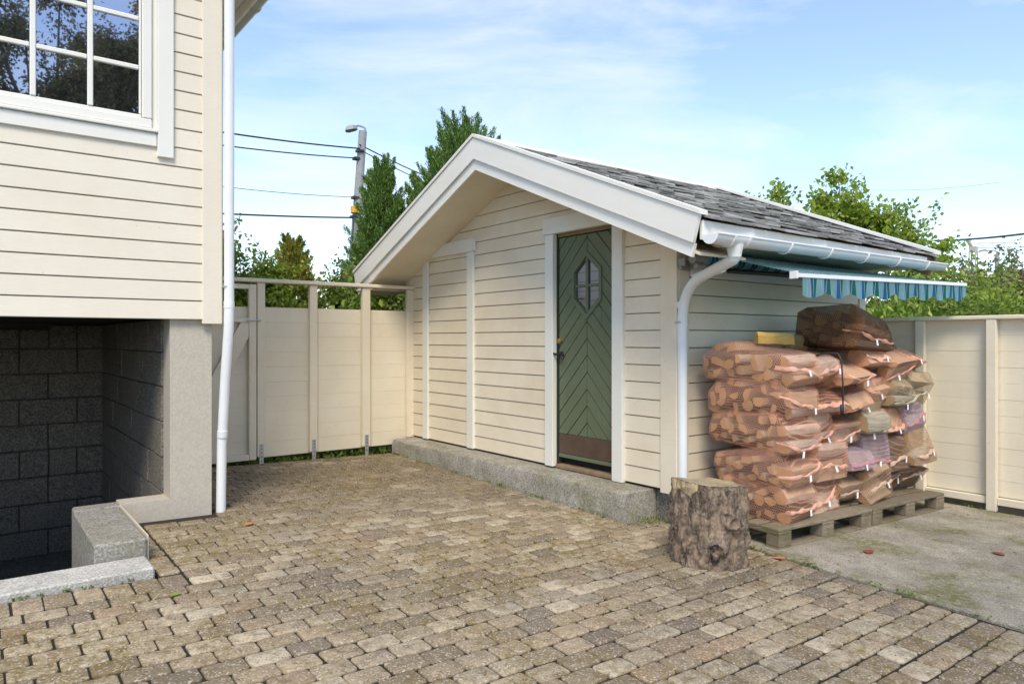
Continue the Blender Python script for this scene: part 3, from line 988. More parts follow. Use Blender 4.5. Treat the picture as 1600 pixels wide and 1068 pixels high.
rc.prism([(RV - .13, zr(RV - .13) + .012), (RV, RZ + .03), (RV + .13, zr(RV + .13) + .012), (RV + .13, zr(RV + .13) - .002), (RV, RZ + .012), (RV - .13, zr(RV - .13) - .002)], 'x', RU0 + .08, RU1 - .10)
rc.build("ridge_cap", M_offwhite, shed)
# shingles: the slope towards the pad as single pieces, the rest joined
def shingle_pts(u0, u1, d0, d1, lift, th, sgn, sk):
    """d measured down the slope from the ridge"""
    cs = 1 / math.sqrt(1 + SL * SL); sn = SL * cs
    def P(u, d, h):
        return Vector((u, RV - sgn * d * cs + sgn * (-1) * 0, RZ - .035 - d * sn + h / cs))
    v = [P(u0, d0, .002), P(u1, d0, .002), P(u1, d1 + sk, lift), P(u0, d1, lift),
         P(u0, d0, .002 + th), P(u1, d0, .002 + th), P(u1, d1 + sk, lift + th), P(u0, d1, lift + th)]
    return v, [(0, 1, 2, 3), (4, 5, 6, 7), (0, 1, 5, 4), (1, 2, 6, 5), (2, 3, 7, 6), (3, 0, 4, 7)]
slope_len = (RV - EV) * math.sqrt(1 + SL * SL) + .05
expo = .155
shl = []
for sgn in (1, -1):
    nrow = int(slope_len / expo)
    for r_ in range(nrow + 1):
        d1 = slope_len - r_ * expo
        if d1 < .1: break
        d0 = max(d1 - expo * 1.5, .02)
        u = RU0 + .05 - rng.uniform(0, .1)
        while u < RU1 - .10:
            w = rng.uniform(.13, .25)
            a, b_ = max(u, RU0 + .05), min(u + w, RU1 - .10)
            if b_ - a > .03:
                shl.append((sgn, r_, a, b_, d0, d1 + rng.uniform(-.015, .012), rng.uniform(.016, .038), rng.uniform(.009, .015), rng.uniform(-.018, .018)))
            u += w + .004
shl.sort(key=lambda s: (-s[0], s[1] + (s[2] - RU0) * 2.0))
sv, sf = [], []
for i, (sgn, r_, a, b_, d0, d1, lf, th, sk) in enumerate(shl):
    v, f = shingle_pts(a, b_ - .004, d0, d1, lf, th, sgn, sk)
    if i < 300 and sgn > 0:
        part("shingle", v, f, M_shingle, roof)
    else:
        n = len(sv); sv += v; sf += [tuple(n + q for q in ff) for ff in f]
so = part("further_shingles", sv, sf, M_shingle, roof); so["kind"] = "stuff"
# gutter and downpipe of the shed
GV, GZ_ = 2.785, 2.072
sg = gutter("gutter", (RU0 + .02, GV, GZ_), (RU1 - .10, GV, GZ_ + .03), .062, M_plastic, shed, (0, -1, 0))
for uu in (4.6, 5.15, 5.72, 6.28, 6.85):
    mb = MB(); n = 12
    pts = [(uu, GV - math.cos(t) * .066, GZ_ - .002 + (uu - RU0) / 3.6 * .03 - math.sin(t) * .066) for t in [math.pi * k / n for k in range(n + 1)]]
    mb.tube(pts, .008, 6)
    mb.build("gutter_bracket", M_plastic, sg, smooth=True)
mb = MB()
n = 14
for w_, rr_ in ((.085, .067), (.012, .071)):
    for cc in ((4.015,) if w_ > .05 else (3.935, 4.095)):
        pa = [(cc - w_, GV - math.cos(t) * rr_, GZ_ + .002 - math.sin(t) * rr_) for t in [math.pi * k / n for k in range(n + 1)]]
        pb_ = [(cc + w_, y, z) for (_, y, z) in pa]
        mb.add(pa + pb_, [(k, k + 1, n + 2 + k, n + 1 + k) for k in range(n)] + [tuple(range(n + 1)), tuple(range(n + 1, 2 * n + 2))])
mb.tube([(4.015, GV, GZ_ - .05), (4.015, GV, GZ_ - .10), (4.015, GV, GZ_ - .13)], [.058, .046, .041], 18)
mb.build("gutter_outlet", M_plastic, sg, smooth=True, sharp=45)
def bend(pts, n=6):
    out = [Vector(pts[0])]
    for i in range(1, len(pts) - 1):
        a, b_, c = Vector(pts[i - 1]), Vector(pts[i]), Vector(pts[i + 1])
        r1 = min((b_ - a).length, (c - b_).length) * .42
        p0 = b_ + (a - b_).normalized() * r1; p2 = b_ + (c - b_).normalized() * r1
        for k in range(n + 1):
            t_ = k / n
            out.append(p0 * (1 - t_) ** 2 + b_ * 2 * t_ * (1 - t_) + p2 * t_ ** 2)
    out.append(Vector(pts[-1]))
    return out
pz = gz(4.29, 3.43)
mb = MB()
pts = bend([(4.015, GV, GZ_ - .10), (4.02, GV + .01, 1.93), (4.285, 3.435, 1.80), (4.297, 3.437, pz + .0)], 8)
mb.tube(pts, .038, 18)
sdp = mb.build("downpipe", M_plastic, shed, smooth=True, sharp=50)
for c, ax in (((4.11, 2.97, 1.895), (.26, .64, -.13)), ((4.21, 3.23, 1.846), (.26, .64, -.13)), ((4.289, 3.437, 1.66), (0, 0, 1)), ((4.2895, 3.437, 1.52), (0, 0, 1))):
    ring_band("pipe_collar", c, ax, .0415, .045, M_plastic, sdp)
boxpart("pipe_clip", (4.235, 3.42, 1.525), (4.345, 3.47, 1.537), M_galv, sdp, 0)
# sole plate stones under the corner
boxpart("foundation", (SU + .03, SV + .02, -.15), (SUR - .03, SVL - .03, .215), M_block, shed, .01)

# concrete step along the front of the shed
mb = MB()
v0, v1 = 3.715, 7.46
bm = bmesh.new()
nseg = 60; prof = [(3.968, -.1), (3.972, .175), (3.985, .212), (4.02, .219), (SU + .02, .222), (SU + .02, -.1)]
rows = []
for i in range(nseg + 1):
    v = v0 + (v1 - v0) * i / nseg
    row = []
    for j, (x, z) in enumerate(prof):
        n_ = mnoise.noise(Vector((x * 3, v * 4, z * 6))) * .012 + mnoise.noise(Vector((x * 9, v * 17, z * 15))) * .006
        if j in (1, 2): x += n_ * 1.4; z += min(n_, 0) * .9
        row.append(bm.verts.new((x, v, z)))
    rows.append(row)
for a, b_ in zip(rows, rows[1:]):
    for j in range(len(prof)):
        bm.faces.new((a[j], a[(j + 1) % len(prof)], b_[(j + 1) % len(prof)], b_[j]))
bm.faces.new(rows[0]); bm.faces.new(rows[-1])
vl = [v.co.copy() for v in bm.verts]; bm.verts.index_update()
fl = [tuple(v.index for v in f.verts) for f in bm.faces]
bm.free()
step = part("concrete_step", vl, fl, M_step, None, smooth=True, sharp=35)
props(step, "long weathered grey concrete step running below the shed door", "step")

# ------------------------------------------------------------------ awning
aw = thing("awning", (5.7, 3.2, 1.9), "blue and green striped roll-out awning with scalloped valance on the shed side", "awning")
AU0, AU1 = 4.32, 7.10
mb = MB(); mb.tube([(AU0 + .10, 3.35, 2.015), (AU1 - .02, 3.35, 2.015)], .05, 18); mb.build("fabric_roll", M_cloth, aw, smooth=True, sharp=40)
mb = MB()
mb.box((AU0 - .06, 3.39, 1.955), (AU0 - .045, 3.455, 2.01)); mb.box((AU0 + .045, 3.30, 1.93), (AU0 + .06, 3.455, 2.03))
mb.box((AU0 - .05, 3.43, 1.93), (AU0 + .05, 3.458, 1.99)); mb.tube([(AU0 - .05, 3.33, 2.0), (AU0 + .09, 3.33, 2.0)], .034, 12)
mb.tube([(AU0 - .045, 3.30, 1.945), (AU0 + .06, 3.30, 1.945)], .02, 10)
mb.build("wall_bracket", M_lamp, aw)
mb = MB(); mb.box((AU0 + .06, 3.37, 1.945), (AU1, 3.45, 1.962)); mb.build("back_bar", M_iron, aw)
for ua in (4.75, 6.65):
    mb = MB()
    s = 1 if ua < 5.5 else -1
    mb.tube([(ua, 3.36, 1.94), (ua + s * .75, 3.0, 1.905)], .018, 8)
    mb.tube([(ua + s * .75, 3.0, 1.905), (ua + s * .05, 2.56, 1.845)], .016, 8)
    mb.build("folding_arm", M_iron, aw, smooth=True)
nu, nv = 60, 8
gv = []; gf = []
for i in range(nu + 1):
    for j in range(nv + 1):
        u = AU0 + .10 + (AU1 - AU0 - .12) * i / nu; t_ = j / nv
        v = 3.35 + (2.535 - 3.35) * t_
        zb = 1.822 + (u - AU0) / (AU1 - AU0) * .07
        z = 2.067 + (zb + .014 - 2.067) * t_ - .008 * math.sin(math.pi * t_)
        gv.append((u, v, z))
for i in range(nu):
    for j in range(nv):
        a = i * (nv + 1) + j
        gf.append((a, a + 1, a + nv + 2, a + nv + 1))
part("canopy", gv, gf, M_cloth, aw, smooth=True)
zb = lambda u: 1.822 + (u - AU0) / (AU1 - AU0) * .07
fbar = MB()
fbar.add([(AU0 - .03, 2.505, zb(AU0) - .013), (AU1, 2.505, zb(AU1) - .013), (AU1, 2.55, zb(AU1) - .013), (AU0 - .03, 2.55, zb(AU0) - .013),
          (AU0 - .03, 2.505, zb(AU0) + .013), (AU1, 2.505, zb(AU1) + .013), (AU1, 2.55, zb(AU1) + .013), (AU0 - .03, 2.55, zb(AU0) + .013)],
         [(0, 1, 2, 3), (4, 5, 6, 7), (0, 1, 5, 4), (1, 2, 6, 5), (2, 3, 7, 6), (3, 0, 4, 7)])
fbar.build("front_bar", M_plastic, aw)
boxpart("bar_end_cap", (AU0 - .035, 2.50, zb(AU0) - .024), (AU0 - .028 + .012, 2.556, zb(AU0) + .026), M_label, aw, .003)
vv_, vf_ = [], []
N = 220; H_ = 5
for i in range(N + 1):
    u = AU0 + .04 + (AU1 - AU0 - .05) * i / N
    sc_ = .042 * (abs(math.sin(math.pi * (u - AU0) / .345)) ** 1.2)
    fold = .010 * math.sin(u * 2 * math.pi / .125 + math.sin(u * 5) * 1.3)
    for j in range(H_ + 1):
        t_ = j / H_
        vv_.append((u, 2.512 + fold * t_, zb(u) - .016 - (.092 + sc_) * t_))
for i in range(N):
    for j in range(H_):
        a = i * (H_ + 1) + j
        vf_.append((a, a + 1, a + H_ + 2, a + H_ + 1))
part("valance", vv_, vf_, M_cloth, aw, smooth=True)

# ------------------------------------------------------------------ fences and gate
FVp = 7.48
fence = thing("rear_fence", (3.3, 7.5, .1), "cream board fence with open top strip between the house and the shed", "fence")
boxpart("top_rail", (1.50, FVp - .02, 2.0), (4.315, FVp + .11, 2.04), M_cream_f, fence, .006)
fposts = [(2.405, 2.485), (2.975, 3.062), (3.603, 3.702), (4.190, 4.285)]
for a, b_ in fposts:
    boxpart("post", (a, FVp, .165 if a < 4 else .22), (b_, FVp + .055, 1.997), M_cream_f, fence, .004)
for a, b_ in fposts[:3]:
    m_ = (a + b_) / 2
    brk = MB().box((m_ - .022, FVp - .007, gz(m_, FVp) - .02), (m_ + .022, FVp - .001, .30)).build("post_anchor", M_galv, fence)
    for z in (.12, .165, .21, .25, .28):
        MB().tube([(m_, FVp - .011, z), (m_, FVp - .006, z)], .006, 8).build("bolt", M_iron, brk)
nb = 10
z0b, z1b = .145, 1.74
pb = (z1b - z0b) / nb
for s0, s1 in ((2.44, 3.015), (3.022, 3.65), (3.657, 4.27)):
    for k in range(nb):
        z0 = z0b + k * pb
        lap_board((s0, FVp + .085, z0), (s1, FVp + .085, z0), (s1, FVp + .085, z0 + pb + .003), (s0, FVp + .085, z0 + pb + .003), (0, -1, 0), .0225 + rng.uniform(-.001, .001), .0208, M_cream_f, fence, "fence_board")
gate = thing("garden_gate", (1.95, 7.5, .1), "cream boarded garden gate with diagonal brace beside the white downpipe", "gate")
G0, G1 = 1.50, 2.393
boxpart("stile", (2.318, FVp - .004, .14), (G1, FVp + .05, 1.975), M_cream_f, gate)
boxpart("stile", (G0, FVp - .004, .14), (G0 + .075, FVp + .05, 1.975), M_cream_f, gate)
boxpart("rail", (G0 + .077, FVp - .002, 1.925), (2.316, FVp + .05, 1.975), M_cream_f, gate)
boxpart("rail", (G0 + .077, FVp - .006, 1.578), (2.316, FVp + .05, 1.622), M_cream_f, gate)
boxpart("rail", (G0 + .077, FVp - .006, .14), (2.316, FVp + .05, .20), M_cream_f, gate)
for k in range(9):
    z0 = .15 + k * .1765
    lap_board((G0 + .03, FVp + .085, z0), (2.36, FVp + .085, z0), (2.36, FVp + .085, z0 + .1795), (G0 + .03, FVp + .085, z0 + .1795), (0, -1, 0), .0225, .0205, M_cream_f, gate, "gate_board")
MB().prism([(2.315, 1.575), (2.315, 1.42), (1.66, .202), (1.578, .202), (1.578, .30), (2.235, 1.575)], 'y', FVp + .004, FVp + .045).build("brace", M_cream_f, gate)
mb = MB(); mb.tube([(2.29, FVp - .014, 1.597), (2.43, FVp - .014, 1.60)], .007, 8); mb.box((2.30, FVp - .012, 1.585), (2.37, FVp - .006, 1.612)); mb.box((2.41, FVp - .012, 1.585), (2.44, FVp - .001, 1.612))
mb.build("latch", M_galv, gate)

FU = 7.08
rfence = thing("side_fence", (FU, 1.5, -.1), "cream board fence with capped top behind the firewood on the right", "fence")
boxpart("cap_rail", (FU - .055, -2.0, 1.575), (FU + .075, 3.46, 1.61), M_cream_f, rfence, .006)
gR = gz(FU, 2)
pv = [2.876 + .0, 2.296, 1.70, 1.10, .50, -.1, -.7, -1.3, 3.40]
for i, p in enumerate(pv):
    boxpart("post", (FU - .05, p - .039, -.09 if i != 8 else -.05), (FU + .012, p + .039, 1.573), M_cream_f, rfence, .004)
spv = sorted(pv)
for a, b_ in zip(spv, spv[1:]):
    for k in range(11):
        z0 = .03 + k * .1405
        lap_board((FU + .05, b_, z0), (FU + .05, a, z0), (FU + .05, a, z0 + .1435), (FU + .05, b_, z0 + .1435), (-1, 0, 0), .0255 + rng.uniform(-.001, .001), .0238, M_cream_f, rfence, "fence_board")
    boxpart("bottom_rail", (FU - .028, a + .041, -.035), (FU + .018, b_ - .041, .028), M_cream_f, rfence, .004)
gb = boxpart("gravel_board", (FU + .02, -2.0, -.16), (FU + .05, 3.45, .0), M_pallet, rfence, .003)

# ------------------------------------------------------------------ pallets
PROT = R(-2.2)
def make_pallet(u0, v0, label):
    zb_ = gz(u0 + .6, v0 + .4) + .015
    t = thing("pallet", (u0, v0, zb_), label, "pallet", "pallets under the firewood")
    t.rotation_euler = (math.atan(.0148), math.atan(.025), PROT)
    def bx(name, a, b_):
        c = Vector([(a[i] + b_[i]) / 2 for i in range(3)])
        me = MB().box(a, b_, bev=.004)
        me_ = newmesh(name, [p - c for p in me.v], me.f, M_pallet)
        o = bpy.data.objects.new(name, me_); COL.objects.link(o); o.parent = t; o.location = c
        o.rotation_euler = (rng.uniform(-.004, .004), rng.uniform(-.004, .004), rng.uniform(-.008, .008))
    for y0, w in ((0, .145), (.175, .10), (.31, .145), (.49, .10), (.655, .145)):
        bx("deck_board", (0, y0, .122), (1.20, y0 + w, .144))
    for x0, w in ((0, .145), (.5275, .145), (1.055, .145)):
        bx("stringer_board", (x0, 0, .100), (x0 + w, .80, .1215))
        for y0, w2 in ((0, .10), (.3275, .145), (.70, .10)):
            bx("pallet_block", (x0, y0, .022), (x0 + w, y0 + w2, .0995))
    for y0, w in ((0, .10), (.3275, .145), (.70, .10)):
        bx("bottom_board", (0, y0, 0), (1.20, y0 + w, .0215))
make_pallet(4.30, 2.64, "weathered wooden pallet under the firewood, nearer the tree stump")
make_pallet(5.52, 2.593, "weathered wooden pallet under the firewood, nearer the side fence")

# ------------------------------------------------------------------ firewood sacks
def log_mesh(kind, bark, seed):
    r = random.Random(seed)
    if kind == 0:      # half round
        arc = [(math.cos(t), math.sin(t)) for t in [math.pi * k / 6 for k in range(7)]]
        poly = [(x, z - .35, 0 if i < 6 else 1) for i, (x, z) in enumerate(arc)]
    elif kind == 1:    # quarter wedge
        arc = [(math.cos(t) * 1.35 - .55, math.sin(t) * 1.35 - .55) for t in [math.pi / 2 * k / 4 for k in range(5)]]
        poly = [(x, z, 0 if i < 4 else 1) for i, (x, z) in enumerate(arc)] + [(-.55, -.55, 1)]
    elif kind == 2:    # round
        poly = [(math.cos(t), math.sin(t), 0) for t in [2 * math.pi * k / 9 for k in range(9)]]
    else:              # slab with three split sides
        poly = [(-.9, -.6, 1), (.8, -.7, 1), (.95, .35, 0), (.2, .75, 0), (-.85, .45, 1)]
    poly = [(x * r.uniform(.88, 1.1), z * r.uniform(.88, 1.1), m) for x, z, m in poly]
    n = len(poly)
    # each side gets its own material; ends are cut wood
    segs = 4
    vv, ff, mm = [], [], []
    for s in range(segs + 1):
        x = -.5 + s / segs
        tw = r.uniform(-.05, .05); kx = r.uniform(.94, 1.06)
        for (a, b_, m) in poly:
            vv.append((x, (a * math.cos(tw) - b_ * math.sin(tw)) * kx, (a * math.sin(tw) + b_ * math.cos(tw)) * kx))
    for s in range(segs):
        for i in range(n):
            ff.append((s * n + i, s * n + (i + 1) % n, (s + 1) * n + (i + 1) % n, (s + 1) * n + i)); mm.append(poly[i][2])
    ff += [tuple(range(n)), tuple(segs * n + i for i in range(n))]; mm += [2, 2]
    return newmesh("split_log", vv, ff, [bark, M_logside, M_logend], False, mm)
KINDS = [0, 1, 3, 1, 0, 3, 2, 3, 1, 0]
LOGS = {'b': [log_mesh(KINDS[k], M_barkbrown, 40 + k) for k in range(10)], 'w': [log_mesh(KINDS[k], M_barkbirch, 60 + k) for k in range(10)]}
def hull_mesh(pts, mat, seed):
    bm = bmesh.new()
    for p in pts: bm.verts.new(p)
    res = bmesh.ops.convex_hull(bm, input=bm.verts[:])
    bmesh.ops.delete(bm, geom=[v for v in bm.verts if not v.link_faces], context='VERTS')
    bmesh.ops.dissolve_limit(bm, angle_limit=R(4), verts=bm.verts[:], edges=bm.edges[:])
    bmesh.ops.triangulate(bm, faces=bm.faces[:])
    bmesh.ops.subdivide_edges(bm, edges=[e for e in bm.edges if e.calc_length() > .05], cuts=2, use_grid_fill=True)
    pass
    off = Vector((seed * 1.7, seed * .9, 0))
    for v in bm.verts:
        n = mnoise.noise(v.co * 7 + off)
        v.co += v.normal * (.011 + .007 * n)
    bmesh.ops.recalc_face_normals(bm, faces=bm.faces[:])
    me = bpy.data.meshes.new("net"); bm.to_mesh(me); bm.free()
    me.materials.append(mat)
    me.polygons.foreach_set('use_smooth', [True] * len(me.polygons))
    me.set_sharp_from_angle(angle=R(24))
    return me
def make_sack(u0, vf, z0, W, L, H, style, bark, label, seed, rot=0., tilt=0., many=True, frontcut=.25, roll=0.):
    r = random.Random(seed)
    t = thing("firewood_sack", (u0 + W / 2, vf + L / 2, z0), label, "firewood sack", "stacked firewood sacks")
    t.rotation_euler = (tilt, roll, rot)
    net_m, hem_m = NETS[style]
    ny = 7 if many else 3
    pts = []
    for j in range(ny):
        fr = (j + .5) / ny
        y = -L / 2 + L * fr
        env = H * (1 - (.14 if many else .06) * abs(2 * fr - 1) ** 3)
        if j == 0: env *= (1 - frontcut * r.random())
        nz = 3 if many else 2
        if j == 0: nz = 1 if r.random() < .3 else 2
        for k in range(nz):
            if k == nz - 1 and nz > 1 and r.random() < (.25 if many else .15): continue
            hh = env / nz
            rad = hh * (.47 if nz > 1 else .5) * r.uniform(.8, 1.12)
            ry = L / ny * .45 * r.uniform(.75, 1.25)
            if nz == 1: ry = r.uniform(.07, .105)
            me = r.choice(LOGS['w' if (bark == 'w' or r.random() < (.7 if j == 0 else .3)) else 'b'])
            o = bpy.data.objects.new("split_log", me)
            COL.objects.link(o); o.parent = t
            bul = (.035 - .060 * math.sin(math.pi * (k + .5 + (.25 if j % 2 else -.1)) / max(nz, 2)) - .025 * math.sin(math.pi * fr)) if many else 0.
            o.location = (bul + r.uniform(-.015, .015), y + r.uniform(-.018, .018), min(max(hh * (k + .5) + r.uniform(-.022, .022) * many + (.02 if j % 2 else -.01) * many, rad * .8), H - rad * .7))
            o.rotation_euler = (r.uniform(0, 6.28) if j == 0 else r.choice((0, 90, 180, 270)) * math.pi / 180 + r.uniform(-.5, .5), r.uniform(-.06, .06), r.uniform(-.08, .08))
            o.scale = (W * r.uniform(.84, .94) if many else W * r.uniform(.88, .98), ry * (r.uniform(.8, 1.3) if many else 1), rad * (r.uniform(.8, 1.25) if many else 1))
            M4 = Matrix.LocRotScale(o.location, o.rotation_euler, o.scale)
            pts += [M4 @ v.co for v in me.vertices]
    pts = [p if p.z > .002 else Vector((p.x, p.y, .002)) for p in pts]
    me = hull_mesh(pts, net_m, seed)
    no = bpy.data.objects.new("net", me); COL.objects.link(no); no.parent = t
    # hem: folded net edge hugging the mouth of the sack
    from mathutils.bvhtree import BVHTree
    bvh = BVHTree.FromPolygons([v.co.copy() for v in me.vertices], [tuple(p.vertices) for p in me.polygons])
    P = np.array([tuple(p) for p in pts])
    x0, x1 = P[:, 0].min() + .004, P[:, 0].max() - .004
    zc_ = H * r.uniform(.25, .48)
    slope, amp, ph = r.uniform(-.10, .10), r.uniform(-.02, .05), r.uniform(0, 6)
    n = 22
    hv, hf = [], []
    ymin = P[:, 1].min()
    cols = 0
    for i in range(n + 1):
        f = i / n
        x = x0 + (x1 - x0) * f
        z = max(zc_ + slope * (f - .5) - amp * math.sin(math.pi * f) + .007 * math.sin(f * 9 + ph) + .004 * math.sin(f * 25 + ph), .03)
        wd = .012 + .005 * math.sin(f * 14 + ph * 2)
        row = []
        for j, (dz, off) in enumerate(((wd, -.001), (wd * .2, -.012 - .005 * math.sin(f * 19 + ph)), (-wd, -.006 - .005 * math.sin(f * 27 + ph)))):
            hit = bvh.ray_cast(Vector((x, -3, z + dz)), Vector((0, 1, 0)))[0]
            if hit is not None and hit.y < ymin + .16: row.append((x, hit.y + off, z + dz))
        if len(row) == 3: hv += row; cols += 1
    for i in range(cols - 1):
        for j in (0, 1):
            a = i * 3 + j
            hf.append((a, a + 1, a + 4, a + 3))
    if cols < 3:
        hv += [(-.1, ymin, .1), (0, ymin - .01, .1), (.1, ymin, .09)]; hf.append((len(hv) - 3, len(hv) - 2, len(hv) - 1)); cols = len(hv) // 3
    hm = newmesh("hem", hv, hf, hem_m, True)
    ho = bpy.data.objects.new("hem", hm); COL.objects.link(ho); ho.parent = t
    # white tag
    k = min(r.randint(6, 18), cols - 1)
    c = Vector(hv[k * 3 + 1]) + Vector((0, -.006, -.004))
    tw = .020 * r.uniform(.7, 1.2)
    tlt = r.uniform(-.02, .022)
    tg = newmesh("tag", [c + Vector((-tw / 2, 0, 0)), c + Vector((tw / 2, -.004, .003)), c + Vector((tw / 2 + tlt, -.012, -.040)), c + Vector((-tw / 2 + tlt, -.008, -.044))], [(0, 1, 2, 3)], M_label)
    to = bpy.data.objects.new("tag", tg); COL.objects.link(to); to.parent = t
    return t
rows_ = ["bottom", "second", "third", "fourth", "top"]
cols_ = ["first", "second", "third", "fourth", "fifth", "sixth"]
STY = {(0, 0): 'salmon', (0, 1): 'salmon', (0, 2): 'brown', (0, 3): 'brown', (0, 4): 'brown', (0, 5): 'brown',
       (1, 2): 'mauve', (1, 3): 'mauve', (3, 5): 'pale', (1, 4): 'brown', (1, 5): 'brown', (2, 3): 'pale', (2, 5): 'mauve', (3, 4): 'pale'}
BRK = {(2, 3): 'w', (3, 4): 'w', (1, 2): 'w', (0, 2): 'w', (2, 2): 'w'}
word = {'salmon': 'salmon', 'brown': 'brownish', 'mauve': 'mauve', 'pale': 'pale see-through', 'dark': 'dark brown'}
hts = [.255, .262, .265, .262, .285]
for c in range(6):
    z = gz(4.5 + c * .39, 2.9) + .015 + .146
    hk = [1, 1.02, .97, 1.03, .98, 1.0][c]
    for l in range(5):
        H = hts[l] * (rng.uniform(.9, 1.1) if c else 1) * hk
        W = .405 + (.02 if l == 4 else 0)
        u0 = 4.46 + c * .385 + rng.uniform(-.05, .05) * (c > 0) + (.06 if l in (1, 3) and c > 0 else 0)
        if l == 4 and c == 0: u0 -= .01
        L = rng.uniform(.66, .73)
        if c == 0: L = [.60, .62, .66, .68, .74][l]
        vf = 2.65 + rng.uniform(-.05, .06) * (c > 0) + (.05 if l == 0 else 0)
        sty = STY.get((l, c), 'salmon'); bk = BRK.get((l, c), 'b')
        lab = f"{word[sty]} net sack of split firewood, {rows_[l]} layer, {cols_[c]} from the stump end"
        make_sack(u0, vf, z, W, L, H, sty, bk, lab, 100 + c * 7 + l, rng.uniform(-.07, .07), rng.uniform(-.02, .05), many=(c == 0), roll=rng.uniform(-.07, .07) * (c > 0), frontcut=.16)
        z += H * .915
ztop = z
make_sack(5.28, 2.66, ztop - .05, .86, .50, .30, 'dark', 'b', "dark brown net sack of firewood lying across the top of the stack", 301, .10, .05, many=True, roll=.10)
def loose_log(name, mat, c, l, r_, rot, label, seed):
    rr = random.Random(seed)
    poly = [(-1, -.7), (.9, -.8), (1.05, .1), (.5, .75), (-.3, .9), (-.95, .4)]
    segs = 8; vv, ff = [], []
    for s in range(segs + 1):
        x = -.5 + s / segs
        for a, b_ in poly:
            k = r_ * rr.uniform(.92, 1.08)
            vv.append((x * l + rr.uniform(-.004, .004) + (.02 * a if s in (0, segs) else 0), a * k, b_ * k))
    n = len(poly)
    for s in range(segs):
        for i in range(n): ff.append((s * n + i, s * n + (i + 1) % n, (s + 1) * n + (i + 1) % n, (s + 1) * n + i))
    ff += [tuple(range(n)), tuple(segs * n + i for i in range(n))]
    me = newmesh(name, vv, ff, mat)
    o = bpy.data.objects.new(name, me); put(o, c); o.rotation_euler = rot
    return props(o, label, "log")
loose_log("loose_log", M_logyellow, (4.66, 2.90, 1.402), .31, .052, (0, .03, -.35), "yellow split log lying loose on top of the nearest sack", 5)
loose_log("loose_log", M_mossylog, (5.10, 3.02, 1.39), .30, .055, (.3, 0, .2), "dull mossy log on the stack beside the yellow log", 6)
mb = MB()
mb.tube([(5.02, 2.80, 1.27), (5.01, 2.70, 1.30), (5.00, 2.60, 1.30), (4.997, 2.572, 1.25), (4.996, 2.560, 1.08), (4.99, 2.556, .89)], .006, 8)
mb.tube([(4.99, 2.565, .93), (4.99, 2.563, .86)], .012, 8)
sc_o = mb.build("strap_cord", M_cable, None, smooth=True)
props(sc_o, "thin black elastic cord hanging down the front of the sack stack", "cord")

